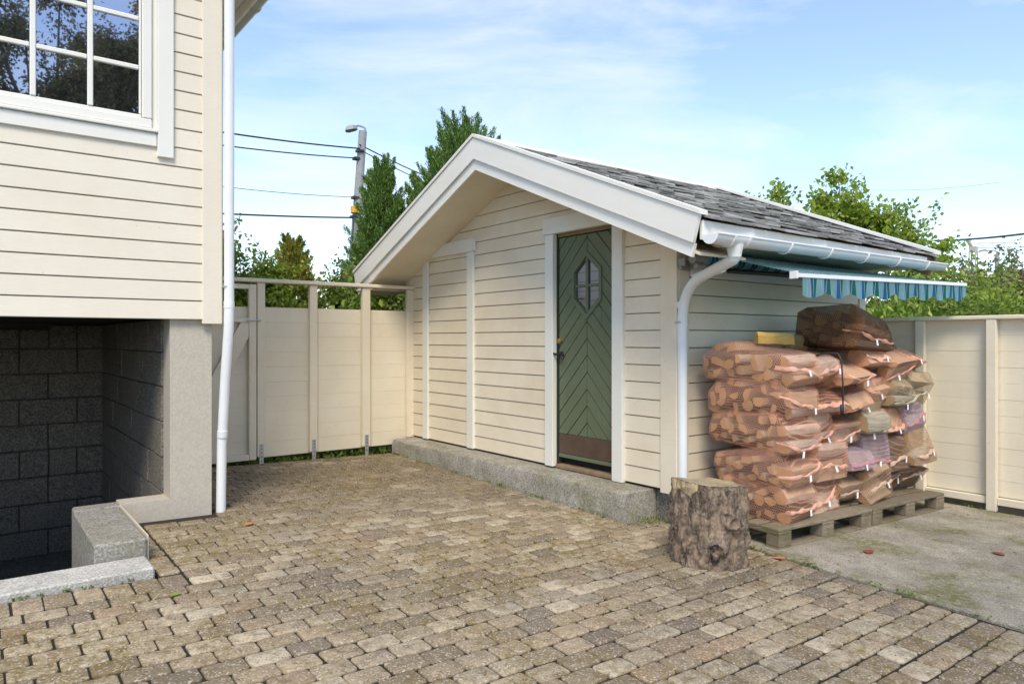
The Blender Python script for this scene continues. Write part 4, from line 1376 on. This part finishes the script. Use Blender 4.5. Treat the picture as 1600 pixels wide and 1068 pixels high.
# ------------------------------------------------------------------ chopping stump
def make_stump():
    cu, cv = 3.775, 2.80
    zb_ = gz(cu, cv)
    t = thing("tree_stump", (cu, cv, zb_), "thick bark-covered chopping stump with a knot, standing before the shed corner", "stump")
    nu_, nz_ = 170, 80
    H = .49
    vv, ff = [], []
    # directions to the camera for knots
    tc_ = math.atan2(0 - cv, 0 - cu)
    knots = [(tc_ + .12, .14, .055), (tc_ + .62, .27, .05)]
    for j in range(nz_ + 1):
        fz = j / nz_
        for i in range(nu_):
            a = 2 * math.pi * i / nu_
            r = .228 + .018 * (1 - fz) ** 2.2 + .012 * math.sin(math.pi * fz) + .020 * math.sin(2 * a + 1) + .014 * math.sin(3 * a + .4) + .012 * fz
            r -= .0
            p = Vector((math.cos(a) * 2.2, math.sin(a) * 2.2, fz * 1.4))
            fu = mnoise.fractal(p * 1.6, 1.0, 2.0, 4)
            ridg = abs(mnoise.noise(Vector((math.cos(a) * 6, math.sin(a) * 6, fz * 2.2))))
            r += .020 * fu + .026 * ridg - .008
            pv_ = Vector((math.cos(a) * 5.5, math.sin(a) * 5.5, fz * 4.5))
            cell = mnoise.voronoi(pv_ + Vector((fu * .6, 0, fu * .4)))[0]
            r += .030 * min(cell[1] - cell[0], .55) - .006 + .006 * mnoise.noise(p * 21) - .004
            if fz < .12: r += .02 * (1 - fz / .12) * max(0, math.sin(4 * a + .6))
            z = fz * (H + .035 * math.cos(a - tc_ + .5) + .010 * math.sin(3 * a))
            for ka, kz, kr in knots:
                d = math.hypot(((a - ka + math.pi) % (2 * math.pi) - math.pi) * .21, z - kz)
                if d < kr * 2: r += .05 * math.exp(-(d / kr) ** 2) - (.04 if d < kr * .5 else 0)
            vv.append((cu + math.cos(a) * r, cv + math.sin(a) * r, zb_ + z))
    for j in range(nz_):
        for i in range(nu_):
            ff.append((j * nu_ + i, j * nu_ + (i + 1) % nu_, (j + 1) * nu_ + (i + 1) % nu_, (j + 1) * nu_ + i))
    part("bark", vv, ff, M_stumpbark, t, smooth=True)
    top = [Vector(v) for v in vv[-nu_:]]
    cen = sum(top, Vector()) / nu_
    cv_, cf_ = [cen + Vector((0, 0, .004))], []
    K = 7
    for k in range(1, K + 1):
        for i in range(nu_):
            p = cen.lerp(top[i], k / K * .995)
            q = p + Vector((0, 0, .005 + .006 * mnoise.noise(p * 22)))
            if k == K: q.z = top[i].z + .001
            cv_.append(q)
    for i in range(nu_): cf_.append((0, 1 + i, 1 + (i + 1) % nu_))
    for k in range(K - 1):
        for i in range(nu_):
            a = 1 + k * nu_
            cf_.append((a + i, a + (i + 1) % nu_, a + nu_ + (i + 1) % nu_, a + nu_ + i))
    part("cut_top", cv_, cf_, M_stumpcut, t, smooth=True)
    for ka, kz, kr in ((tc_ + .05, .13, 1.0), (tc_ + .52, .27, .8)):
        d = Vector((math.cos(ka), math.sin(ka), .05)).normalized()
        row = int(kz / H * nz_); idx = int((ka % (2 * math.pi)) / (2 * math.pi) * nu_) % nu_
        c = Vector(vv[row * nu_ + idx]); c = Vector((cu, cv, c.z)) + d * ((c - Vector((cu, cv, c.z))).length - .012)
        s1 = d.orthogonal().normalized(); s2 = d.cross(s1)
        prof = [(.062, -.012), (.056, .016), (.046, .027), (.038, .025), (.033, .012), (.022, .014), (.018, .009), (.008, .012), (0.0005, .010)]
        kv, kf = [], []; nk = 22
        for i_, (pr, po) in enumerate(prof):
            for q in range(nk):
                t_ = 2 * math.pi * q / nk
                wob = 1 + .10 * math.sin(3 * t_ + ka * 5) + .06 * math.sin(7 * t_)
                kv.append(c + d * (po * kr) + (s1 * math.cos(t_) + s2 * math.sin(t_)) * pr * kr * wob)
        for i_ in range(len(prof) - 1):
            for q in range(nk): kf.append((i_ * nk + q, i_ * nk + (q + 1) % nk, (i_ + 1) * nk + (q + 1) % nk, (i_ + 1) * nk + q))
        part("knot", kv, kf, M_stumpbark, t, smooth=True)
    # bare patch where the bark has come away below the rim
    bv, bf = [], []
    na, nb_ = 22, 10
    for j in range(nb_ + 1):
        for i in range(na + 1):
            a = tc_ - 1.25 + .95 * i / na
            fz = 1 - .30 * (j / nb_) * (.75 + .25 * math.sin(i * .42 + .8)) * (1 - .6 * i / na)
            idx = int((a % (2 * math.pi)) / (2 * math.pi) * nu_) % nu_
            row = min(int(fz * nz_), nz_)
            p = Vector(vv[row * nu_ + idx])
            d = Vector((p.x - cu, p.y - cv, 0)).normalized()
            edge = min(i, na - i, nb_ - j) 
            bv.append(p + d * (.007 if edge > 0 else -.012))
    for j in range(nb_):
        for i in range(na):
            a = j * (na + 1) + i
            bf.append((a, a + 1, a + na + 2, a + na + 1))
    part("bare_wood", bv, bf, M_stumpcut, t, smooth=True)
    return t
make_stump()

# ------------------------------------------------------------------ foliage
def leaves(centers, dirs, length, width, seed, curl=.25):
    """numpy quads: rhombic leaves at centers, long axis along dirs"""
    r = np.random.default_rng(seed)
    n = len(centers)
    d = dirs / (np.linalg.norm(dirs, axis=1, keepdims=True) + 1e-9)
    o = r.normal(size=(n, 3)); s = np.cross(d, o); s /= (np.linalg.norm(s, axis=1, keepdims=True) + 1e-9)
    up = np.cross(s, d)
    L = (length * r.uniform(.7, 1.3, (n, 1))); W = (width * r.uniform(.7, 1.3, (n, 1)))
    p0 = centers - d * L * .5
    p1 = centers + s * W * .5 - up * W * curl
    p2 = centers + d * L * .5
    p3 = centers - s * W * .5 - up * W * curl
    v = np.stack([p0, p1, p2, p3], 1).reshape(-1, 3)
    return v
def leaf_part(name, v, mat, parent=None, kind=None):
    c = np.array([(v[:, 0].min() + v[:, 0].max()) / 2, (v[:, 1].min() + v[:, 1].max()) / 2, v[:, 2].min()])
    n = len(v) // 4
    me = bpy.data.meshes.new(name)
    me.vertices.add(len(v)); me.vertices.foreach_set('co', (v - c).astype(np.float32).ravel())
    me.loops.add(n * 4); me.loops.foreach_set('vertex_index', np.arange(n * 4, dtype=np.int32))
    me.polygons.add(n); me.polygons.foreach_set('loop_start', np.arange(0, n * 4, 4, dtype=np.int32))
    me.polygons.foreach_set('loop_total', np.full(n, 4, dtype=np.int32))
    me.materials.append(mat)
    me.update(calc_edges=True)
    o = bpy.data.objects.new(name, me)
    put(o, c, parent)
    if kind: o["kind"] = kind
    return o

def conifer(base, H, RX, label, seed, mat, nspr=420, per=95, group=None, z0=0., expn=.8, leafl=.055, lean=(0, 0)):
    r = np.random.default_rng(seed)
    t = thing("conifer_tree", base, label, "tree", group)
    mb = MB(); mb.tube([base, (base[0] + lean[0] * .5, base[1] + lean[1] * .5, base[2] + H * .5), (base[0] + lean[0], base[1] + lean[1], base[2] + H * .96)], [RX * .12, RX * .08, .01], 8)
    mb.build("trunk", M_trunk, t, smooth=True)
    f = r.beta(1.15, 1.35, nspr) * (1 - z0) + z0
    a = r.uniform(0, 2 * np.pi, nspr)
    env = RX * np.clip(1 - f, 0.0, 1) ** expn * (.80 + .22 * np.sin(3 * a + 6 * f + seed) + .16 * np.sin(7 * a - 11 * f))
    rr = env * np.sqrt(r.uniform(.25, 1, nspr))
    cx = base[0] + lean[0] * f + np.cos(a) * rr; cy = base[1] + lean[1] * f + np.sin(a) * rr; cz = base[2] + H * f * .93
    d = np.stack([np.cos(a) * .45 + r.normal(0, .12, nspr), np.sin(a) * .45 + r.normal(0, .12, nspr), np.full(nspr, .85)], 1)
    sl = H * r.uniform(.07, .14, nspr) * (1.15 - .5 * f)
    idx = np.repeat(np.arange(nspr), per)
    s = r.uniform(0, 1, len(idx))
    wid = (sl * .26)[idx] * (1 - s * .8)
    pos = np.stack([cx, cy, cz], 1)[idx] + d[idx] * (sl[idx] * s)[:, None] + r.normal(0, 1, (len(idx), 3)) * wid[:, None] * .6
    dirs = d[idx] + r.normal(0, .36, (len(idx), 3))
    leaf_part("crown", leaves(pos, dirs, leafl * 1.25, leafl * .27, seed), mat, t)
    return t

def broadleaf(name, base, clusters, label, cat, seed, mat, n=9000, leaf=.10, width=.6, trunk_r=.1, group=None, droop=0., spread=.5):
    """clusters: (x,y,z,r); limbs run from the trunk to each one, twigs carry leaves"""
    r = np.random.default_rng(seed); rr = random.Random(seed)
    t = thing(name, base, label, cat, group)
    cl = np.array(clusters, float)
    top = Vector((base[0], base[1], base[2] + (cl[:, 2].mean() - base[2]) * .75))
    tb = MB()
    tb.tube([base, Vector(base).lerp(top, .5) + Vector((rr.uniform(-.05, .05), rr.uniform(-.05, .05), 0)), top], [trunk_r, trunk_r * .8, trunk_r * .55], 8)
    tb.build("trunk", M_trunk, t, smooth=True)
    lb = MB()
    allp, alld = [], []
    wts = cl[:, 3] ** 2; wts /= wts.sum()
    for (x, y, z, rad), w in zip(clusters, wts):
        c = Vector((x, y, z))
        st = Vector(base).lerp(top, rr.uniform(.55, 1))
        mid = st.lerp(c, .55) + Vector((0, 0, -.1 * (c - st).length))
        lb.tube([st, mid, c], [trunk_r * .42, trunk_r * .25, trunk_r * .1], 6)
        ntw = max(4, int(n * w / 45))
        for q in range(ntw):
            dv = Vector((rr.gauss(0, 1), rr.gauss(0, 1), rr.gauss(.25, .8))).normalized()
            e = c + dv * rad * (rr.uniform(1.1, 1.5) if (q % 4 == 0 and droop == 0) else rr.uniform(.55, 1.12)) + Vector((0, 0, rad * .35 if (q % 4 == 0 and droop == 0) else 0)) + Vector((0, 0, -droop * rad * rr.random()))
            if q < 14: lb.tube([c, c.lerp(e, .5) + Vector((0, 0, .03)), e], [trunk_r * .09, trunk_r * .06, trunk_r * .02], 4, caps=False)
            k = max(6, int(n * w / ntw))
            tt = r.uniform(.15, 1.05, k)
            P = np.array(c)[None] + (np.array(e) - np.array(c))[None] * tt[:, None] + r.normal(0, leaf * spread * 1.6, (k, 3))
            D = np.array(dv)[None] * .6 + r.normal(0, .6, (k, 3)) + np.array([0, 0, -droop])[None]
            allp.append(P); alld.append(D)
    lb.build("limbs", M_trunk, t, smooth=True)
    leaf_part("crown", leaves(np.concatenate(allp), np.concatenate(alld), leaf, leaf * width, seed), mat, t)
    return t

# tall conifers behind the shed
conifer((6.05, 11.75, -.15), 5.0, 1.2, "slim dark green conifer left of the shed gable, beside the lamp pole", 11, M_conifer, 640, 250, leafl=.055)
conifer((7.45, 11.2, -.15), 5.9, 2.0, "tallest conifer rising directly behind the shed gable", 12, M_conifer, 1000, 260, expn=.55, leafl=.058)
conifer((6.55, 10.6, -.15), 3.9, 1.05, "short dense conifer filling the gap behind the shed's left eave", 13, M_conifer, 420, 200, expn=.5, leafl=.055)
conifer((6.85, 11.5, -.15), 4.75, 1.25, "middle conifer joining the slim and the tallest conifers behind the gable", 14, M_conifer, 520, 230, expn=.55, leafl=.055)
# mixed shrubs behind the rear fence
conifer((3.55, 9.55, -.15), 3.05, .8, "pointed yellowing conifer standing behind the rear fence", 21, M_conifer2, 420, 170, expn=.7, leafl=.06)
conifer((2.55, 9.7, -.15), 2.85, .7, "small yellow-green conifer behind the garden gate", 22, M_conifer2, 380, 160, expn=.5, leafl=.06)
conifer((4.35, 9.3, -.15), 2.6, .65, "low rust-tinged conifer between the pointed one and the shed", 23, M_conifer2, 380, 160, expn=.45, leafl=.06)
broadleaf("shrub", (3.05, 9.2, -.15), [(2.7, 9.2, 1.4, .5), (3.2, 9.1, 1.55, .5), (2.9, 9.3, .7, .55), (3.4, 9.2, .8, .5), (2.95, 9.3, 2.05, .4), (3.1, 9.2, 2.2, .35)], "dense green shrub seen through the fence top, left half", "shrub", 31, M_bright, 14000, .06, .6, .04)
broadleaf("shrub", (4.05, 8.95, -.15), [(3.9, 8.9, 1.4, .5), (4.35, 8.9, 1.4, .5), (4.0, 9.0, .7, .5), (4.5, 9.0, .8, .5), (3.95, 9.0, 1.95, .4), (4.4, 9.0, 2.0, .4), (4.75, 8.9, 1.9, .4)], "dense green shrub seen through the fence top, right half", "shrub", 32, M_hedge, 14000, .06, .6, .04)
broadleaf("shrub", (2.0, 9.2, -.15), [(1.9, 9.2, 1.4, .5), (2.3, 9.2, 1.6, .5), (2.0, 9.3, .8, .5), (2.2, 9.3, 2.3, .45), (2.5, 9.3, 2.3, .4), (1.7, 9.3, 2.2, .5)], "loose green shrub behind the gate next to the downpipe", "shrub", 33, M_bright, 14000, .06, .6, .04)
broadleaf("laurel_bush", (3.98, 8.45, -.15), [(3.93, 8.45, 1.72, .16), (4.02, 8.42, 1.80, .16), (3.9, 8.5, 1.3, .25)], "small glossy-leaved laurel top showing over the rear fence boards", "bush", 34, M_glossy, 420, .13, .42, .03)
# trees behind the shed on the right
broadleaf("maple_tree", (15.0, 9.0, -.15), [(14.05, 9.35, 4.4, .32), (14.1, 9.4, 4.0, .5), (14.6, 9.0, 4.2, .4), (14.75, 8.9, 3.9, .6), (14.5, 9.1, 3.2, .8), (14.62, 8.95, 4.7, .25)], "sparse leafy tree just right of the shed ridge", "tree", 41, M_bright, 2300, .12, .75, .09, "broad-leaved trees behind the shed")
broadleaf("maple_tree", (16.2, 8.2, -.15), [(15.5, 8.25, 4.5, .4), (15.75, 8.0, 4.2, .6), (15.3, 8.4, 4.0, .55), (16.1, 7.8, 3.9, .6), (15.8, 8.1, 3.3, .9), (15.62, 8.1, 5.0, .28)], "fuller leafy tree above the far half of the shed roof", "tree", 42, M_bright, 3600, .12, .75, .1, "broad-leaved trees behind the shed")
broadleaf("maple_tree", (17.3, 7.2, -.15), [(16.6, 7.5, 4.0, .6), (16.9, 7.2, 3.6, .65), (17.1, 7.1, 3.0, .7), (16.5, 7.6, 3.3, .7), (17.2, 6.9, 2.3, .8), (17.3, 6.8, 3.3, .45)], "rounded leafy tree at the far end of the shed roof", "tree", 43, M_bright, 4200, .12, .75, .1, "broad-leaved trees behind the shed")
# bushes beyond the side fence
broadleaf("laurel_bush", (9.6, 4.75, -.15), [(9.3, 4.75, 1.45, .5), (9.8, 4.5, 1.5, .5), (9.5, 4.9, .8, .6), (9.1, 4.85, 1.62, .32), (10.0, 4.3, 1.35, .45)], "bright glossy laurel bush over the side fence beside the shed wall", "bush", 51, M_glossy, 3600, .14, .36, .05)
broadleaf("shrub", (11.0, 4.4, -.15), [(10.7, 4.5, 1.6, .5), (11.2, 4.1, 1.6, .55), (11.0, 4.4, .9, .7), (11.6, 3.9, 1.5, .5)], "dark green shrub behind the laurel, below the awning valance", "shrub", 52, M_hedge, 6500, .08, .6, .05)
broadleaf("shrub", (13.2, 4.3, -.15), [(12.6, 4.6, 1.6, .6), (13.2, 4.2, 1.75, .6), (13.7, 3.9, 1.6, .6), (13.0, 4.4, .9, .8), (14.2, 3.7, 1.5, .6)], "yellow-green shrub over the side fence near the valance end", "shrub", 53, M_bright, 7500, .08, .6, .05)
broadleaf("shrub", (15.5, 5.6, -.15), [(14.8, 5.8, 2.2, .8), (15.6, 5.3, 2.0, .8), (15.2, 5.6, 1.2, .9)], "green shrub behind the gutter end of the shed", "shrub", 54, M_hedge, 7000, .09, .6, .06)
# far trees on the right
ft = [(34.5, 11.3, 3.3, 1.5), (36.0, 10.6, 3.2, 1.5), (33.6, 12.0, 2.6, 1.4), (37.5, 10.0, 3.4, 1.5), (35.2, 11.2, 1.6, 1.6), (37, 10.2, 1.6, 1.6)]
broadleaf("far_tree", (35.4, 11.2, -.2), ft, "hazy olive tree at the right edge around the far lamp pole", "tree", 61, M_olive, 12000, .22, .6, .2, "far trees")
broadleaf("far_tree", (31.0, 13.2, -.2), [(30.2, 13.5, 2.4, 1.2), (31.2, 12.9, 2.2, 1.2), (32.2, 12.4, 2.1, 1.2), (31, 13, 1.2, 1.4)], "low olive tree far off beside the awning end", "tree", 62, M_olive, 8000, .2, .6, .15, "far trees")
for i in range(5):
    x, y = 44 + i * 6.5, 9.0 + i * 1.2 - (i % 2) * 3
    broadleaf("far_tree", (x, y, -.2), [(x - 1.5, y + .8, 2.6, 2.0), (x + 1.5, y - .6, 2.7, 2.0), (x, y, 1.4, 2.2), (x, y + .2, 3.3, 1.5)], "distant olive tree over the side fence, " + ["nearest", "second", "third", "fourth", "farthest"][i] + " of the far row", "tree", 70 + i, M_olive, 4200, .30, .6, .2, "far trees")
broadleaf("far_tree", (10, 24, -.2), [(8.8, 24, 1.6, 1.4), (11.2, 24, 1.7, 1.4), (10, 24, .9, 1.6)], "low green hedge tree far behind the foot of the lamp pole", "tree", 80, M_hedge, 2600, .22, .6, .15, "far trees")
# birches behind the camera that the house window mirrors
for i, (x, y) in enumerate([(1.3, -5.0), (3.4, -5.8), (-1.4, -6.0)]):
    cls = []
    rr = random.Random(90 + i)
    for k in range(34):
        cls.append((x + rr.uniform(-1.9, 1.9), y + rr.uniform(-1.2, 1.2), rr.triangular(3.6, 9.0, 6.0), rr.uniform(.5, .85)))
    broadleaf("birch_tree", (x, y, -.1), cls, ["drooping birch mirrored in the middle of the house window", "drooping birch mirrored at the right of the house window", "drooping birch mirrored at the left of the house window"][i], "tree", 90 + i, M_olive, 30000, .085, .6, .12, "trees mirrored in the window", droop=.6)
# ground cover below the fence and small weeds
r = np.random.default_rng(5)
n = 4200
P = np.stack([r.uniform(1.48, 4.0, n), r.uniform(7.56, 8.2, n), r.uniform(.0, .14, n)], 1)
P[:, 2] += .05
gc = leaf_part("ground_cover", leaves(P, r.normal(0, 1, (n, 3)) + np.array([0, 0, .4]), .07, .035, 3), M_hedge, None, "stuff")
gc["label"] = "dark leafy ground cover showing under the rear fence"; gc["category"] = "ground cover"

# moss and weeds in the joints, flakes of bark and leaf litter
r = np.random.default_rng(8)
pp, dd = [], []
def strip(a, b_, n, wid, hgt):
    t_ = r.uniform(0, 1, n) ** 1.0
    clump = np.sin(t_ * 37 + a[0]) + np.sin(t_ * 91 + 1) > .35
    t_ = t_[clump]
    x = a[0] + (b_[0] - a[0]) * t_ + r.normal(0, wid, len(t_)); y = a[1] + (b_[1] - a[1]) * t_ + r.normal(0, wid, len(t_))
    pp.append(np.stack([x, y, gz(x, y) + r.uniform(-.004, hgt, len(t_))], 1)); dd.append(r.normal(0, 1, (len(t_), 3)) + np.array([0, 0, .8]))
strip((4.13, .6), (4.235, 3.4), 900, .010, .018)
strip((3.955, 3.7), (3.955, 7.45), 700, .012, .02)
strip((1.5, 7.5), (3.95, 7.5), 900, .02, .04)
strip((4.00, 3.64), (4.26, 3.55), 300, .03, .05)
strip((7.02, 1.0), (7.02, 2.6), 500, .012, .03)
strip((-.6, 4.29), (.83, 4.29), 260, .006, .012)
wd_ = leaf_part("weeds", leaves(np.concatenate(pp), np.concatenate(dd), .022, .010, 4), M_hedge, None, "stuff")
wd_["label"] = "moss and tiny weeds along paving joints"; wd_["category"] = "weeds"
n = 700
x = r.uniform(.0, 6.8, n); y = r.uniform(1.0, 7.3, n)
near = r.uniform(0, 1, n) < .35
x[near] = 3.8 + r.normal(0, .45, near.sum()); y[near] = 2.6 + r.normal(0, .4, near.sum())
ok = ~((y > 3.6) & (x > 3.95)) & ~((x > 4.2) & (y > 2.55)) & ~((x < 1.5) & (y > 4.2))
x, y = x[ok], y[ok]
P = np.stack([x, y, gz(x, y) + np.where(x > 4.15, .018, .004)], 1)
D = r.normal(0, 1, (len(x), 3)) * np.array([1, 1, .08])
lt_v = leaves(P, D, .022, .009, 6, .1)
lt = leaf_part("leaf_litter", lt_v, M_rawwood, None, "stuff")
lt["label"] = "scattered bark flakes and leaf litter on the paving"; lt["category"] = "litter"

# fallen leaves
def fallen(u, v, size, rotz, mat, label, lift=.004, pad_=False):
    z = gz(u, v) + lift + (.014 if pad_ else 0)
    n = 8; vv, ff = [], []
    for i in range(n + 1):
        f = i / n
        w = math.sin(math.pi * min(f * 1.05, 1)) ** .7 * .32
        vv += [(size * (f - .5), size * w, .004 + .10 * size * abs(w) + .02 * size * math.sin(f * 5)), (size * (f - .5), 0, .002 + .015 * size * math.sin(f * 4)), (size * (f - .5), -size * w, .004 + .12 * size * abs(w))]
    for i in range(n):
        for j in (0, 1):
            a = i * 3 + j; ff.append((a, a + 1, a + 4, a + 3))
    me = newmesh("fallen_leaf", vv, ff, mat, True)
    o = bpy.data.objects.new("fallen_leaf", me); put(o, (u, v, z)); o.rotation_euler = (0, 0, rotz)
    return props(o, label, "leaf", "fallen leaves")
def g_at(px, py):
    r_ = (px - 800) / 1100; s_ = (530 - py) / 1100
    d = Vector((FWD.y * r_ + FWD.x, -FWD.x * r_ + FWD.y, s_)); z = 0.
    for _ in range(20):
        k = (z - 1.4) / d.z; z = gz(d.x * k, d.y * k)
    return d.x * k, d.y * k
for (px, py, s, a, m, lab, pd) in [
        (1357, 866, .10, .4, M_deadleaf, "red fallen leaf on the pad in front of the pallets", True),
        (1560, 869, .09, 1.2, M_deadleaf, "red fallen leaf on the pad near the side fence", True),
        (390, 819, .09, .8, M_orangeleaf, "orange fallen leaf on the pavers near the white downpipe", False),
        (1218, 873, .08, 2.0, M_orangeleaf, "brown fallen leaf at the corner of the pad by the pallet", False),
        (275, 930, .06, .3, M_glossy, "green leaf on the pavers near the kerb end", False)]:
    u, v = g_at(px, py)
    fallen(u, v, s, a, m, lab, .004, pd)

# ------------------------------------------------------------------ poles, wires, crane
def far(px, py, d):
    r_ = (px - 800) / 1100; s_ = (530 - py) / 1100
    return Vector((0, 0, 1.4)) + (Vector((FWD.y * r_ + FWD.x, -FWD.x * r_ + FWD.y, s_))) * d
def wire(name, pts, rad, mat, label, sag=0.):
    P = [Vector(p) for p in pts]
    mb = MB()
    out = []
    for a, b_ in zip(P, P[1:]):
        for k in range(12):
            t_ = k / 12
            out.append(a.lerp(b_, t_) - Vector((0, 0, sag * 4 * t_ * (1 - t_))))
    out.append(P[-1])
    mb.tube(out, rad, 6)
    o = mb.build(name, mat, None, smooth=True)
    return props(o, label, "wire", "overhead wires")
top = far(567, 205, 22); mid = far(553, 405, 22)
dvec = (mid - top) / (mid.z - top.z)
foot = top + dvec * (-.1 - top.z)
lp = thing("lamp_pole", foot, "grey wooden utility pole with street lamp left of the conifers", "pole", "street lamp poles")
mb = MB(); mb.tube([foot, foot.lerp(top, .5), top], [.17, .15, .125], 14); mb.build("pole", M_polewood, lp, smooth=True, sharp=50)
mb = MB(); mb.tube(bend([far(568, 215, 22), far(572, 200, 22), far(560, 196, 22), far(553, 198, 22)], 4), .03, 8); mb.build("lamp_arm", M_lamp, lp, smooth=True)
def lamp_head(a, b_, w, th, parent):
    a, b_ = Vector(a), Vector(b_)
    d = (b_ - a); s = Vector((0, 0, 1)).cross(d).normalized()
    vv = []
    for f, k, h in ((0, .45, .5), (.25, .9, 1), (.8, 1, 1), (1, .5, .4)):
        c = a + d * f
        vv += [c + s * w * k, c - s * w * k, c - s * w * k * .8 + Vector((0, 0, th * h)), c + s * w * k * .8 + Vector((0, 0, th * h))]
    ff = [(0, 1, 2, 3), (12, 13, 14, 15)]
    for i in range(3):
        for j in range(4): ff.append((i * 4 + j, i * 4 + (j + 1) % 4, i * 4 + 4 + (j + 1) % 4, i * 4 + 4 + j))
    return part("lamp_head", vv, ff, M_lamp, parent)
lamp_head(far(558, 202, 22), far(540, 206, 22), .16, .13, lp)
c0 = far(556, 328, 21.85)
MB().tube([c0 - Vector((0, 0, .10)), c0 + Vector((0, 0, .10))], .16, 14).build("pole_band", M_yellow, lp, smooth=True, sharp=40)
for px, py in ((562, 236), (557, 248), (555, 309), (553, 339)):
    q = far(px, py, 21.9)
    MB().box(q - Vector((.10, .10, .04)), q + Vector((.10, .10, .04))).build("insulator_bracket", M_iron, lp)
wire("overhead_wire", [far(150, 172, 16), far(562, 232, 21.8)], .022, M_cable, "uppermost black wire running left from the lamp pole", .1)
wire("overhead_wire", [far(150, 197, 16), far(557, 247, 21.8)], .018, M_cable, "second black wire running left from the lamp pole", .1)
wire("overhead_wire", [far(150, 262, 16), far(555, 308, 21.8)], .009, M_cable, "thin third wire running left from the lamp pole", .12)
wire("overhead_wire", [far(150, 322, 16), far(553, 340, 21.8)], .024, M_cable, "lowest thick wire running left from the lamp pole", .05)
wire("overhead_wire", [far(562, 226, 21.8), far(690, 285, 30)], .022, M_cable, "black wire running right from the lamp pole into the conifers", .05)
wire("overhead_wire", [far(566, 236, 21.8), far(700, 300, 30)], .016, M_cable, "lower black wire running right from the lamp pole into the conifers", .05)
wire("overhead_wire", [far(553, 340, 21.7), far(549, 400, 21.6), far(548, 460, 21.6)], .02, M_cable, "black cable running down the side of the lamp pole")
wire("overhead_wire", [far(1120, 402, 40), far(1445, 376, 28), far(1700, 350, 20)], .035, M_greencable, "thick green-grey cable crossing the sky at right", .12)
wire("overhead_wire", [far(1050, 322, 60), far(1330, 296, 60), far(1560, 285, 60)], .012, M_cable, "faint thin wire above the trees behind the shed", .3)
p2t = far(1558, 398, 45); p2f = Vector((p2t.x, p2t.y, -.2))
lp2 = thing("lamp_pole", p2f, "far grey street lamp pole with yellow sign at the right edge", "pole", "street lamp poles")
MB().tube([p2f, p2t], [.17, .13], 12).build("pole", M_polewood, lp2, smooth=True, sharp=50)
MB().tube(bend([far(1558, 402, 45), far(1557, 391, 45), far(1545, 391, 45), far(1540, 392, 45)], 4), .04, 8).build("lamp_arm", M_lamp, lp2, smooth=True)
lamp_head(far(1541, 392, 45), far(1530, 394, 45), .16, .14, lp2)
c0 = far(1558, 447, 44.8)
MB().box(c0 - Vector((.16, .05, .22)), c0 + Vector((.16, .05, .22))).build("sign_plate", M_yellow, lp2)
wire("overhead_wire", [far(1440, 410, 45), far(1558, 409, 45)], .02, M_cable, "thin wire joining the far lamp pole from the left", .2)
wire("overhead_wire", [far(1558, 411, 45), far(1700, 445, 38)], .02, M_cable, "thin wire leaving the far lamp pole to the right", .2)
ct = far(1521, 392, 140); cf = Vector((ct.x, ct.y, -.2))
cr = thing("tower_crane", cf, "distant tower crane with lattice jib at the right edge", "crane")
mb = MB()
for sx, sy in ((-.55, -.55), (.55, -.55), (.55, .55), (-.55, .55)):
    mb.tube([cf + Vector((sx, sy, 0)), ct + Vector((sx, sy, 0))], .14, 5)
h = 0.
k = 0
while h < ct.z:
    s1, s2 = ((-.55, -.55), (.55, .55)) if k % 2 else ((.55, .55), (-.55, -.55))
    mb.tube([cf + Vector((s1[0], -.55, h)), cf + Vector((s2[0], -.55, h + 1.2))], .09, 4)
    mb.tube([cf + Vector((-.55, s1[1], h)), cf + Vector((-.55, s2[1], h + 1.2))], .09, 4)
    h += 1.2; k += 1
mb.build("mast", M_crane, cr)
jd = (far(1640, 384, 140) - far(1521, 386, 140)).normalized()
js = far(1521, 387, 140)
mb = MB()
mb.tube([js, js + jd * 24], .10, 5); mb.tube([js + Vector((0, 0, .9)), js + jd * 24 + Vector((0, 0, .9))], .08, 5)
for i in range(20):
    a = js + jd * (i * 1.2)
    mb.tube([a + Vector((0, 0, .9 * (i % 2))), a + jd * 1.2 + Vector((0, 0, .9 * ((i + 1) % 2)))], .06, 4)
mb.build("jib", M_crane, cr)
mb = MB(); mb.tube([js - jd * 1.2 + Vector((0, 0, 1.6)), js + Vector((0, 0, -.3))], .35, 6); mb.box(js - Vector((.6, .6, .9)), js + Vector((.6, .6, .2)))
mb.build("cab", M_crane, cr)
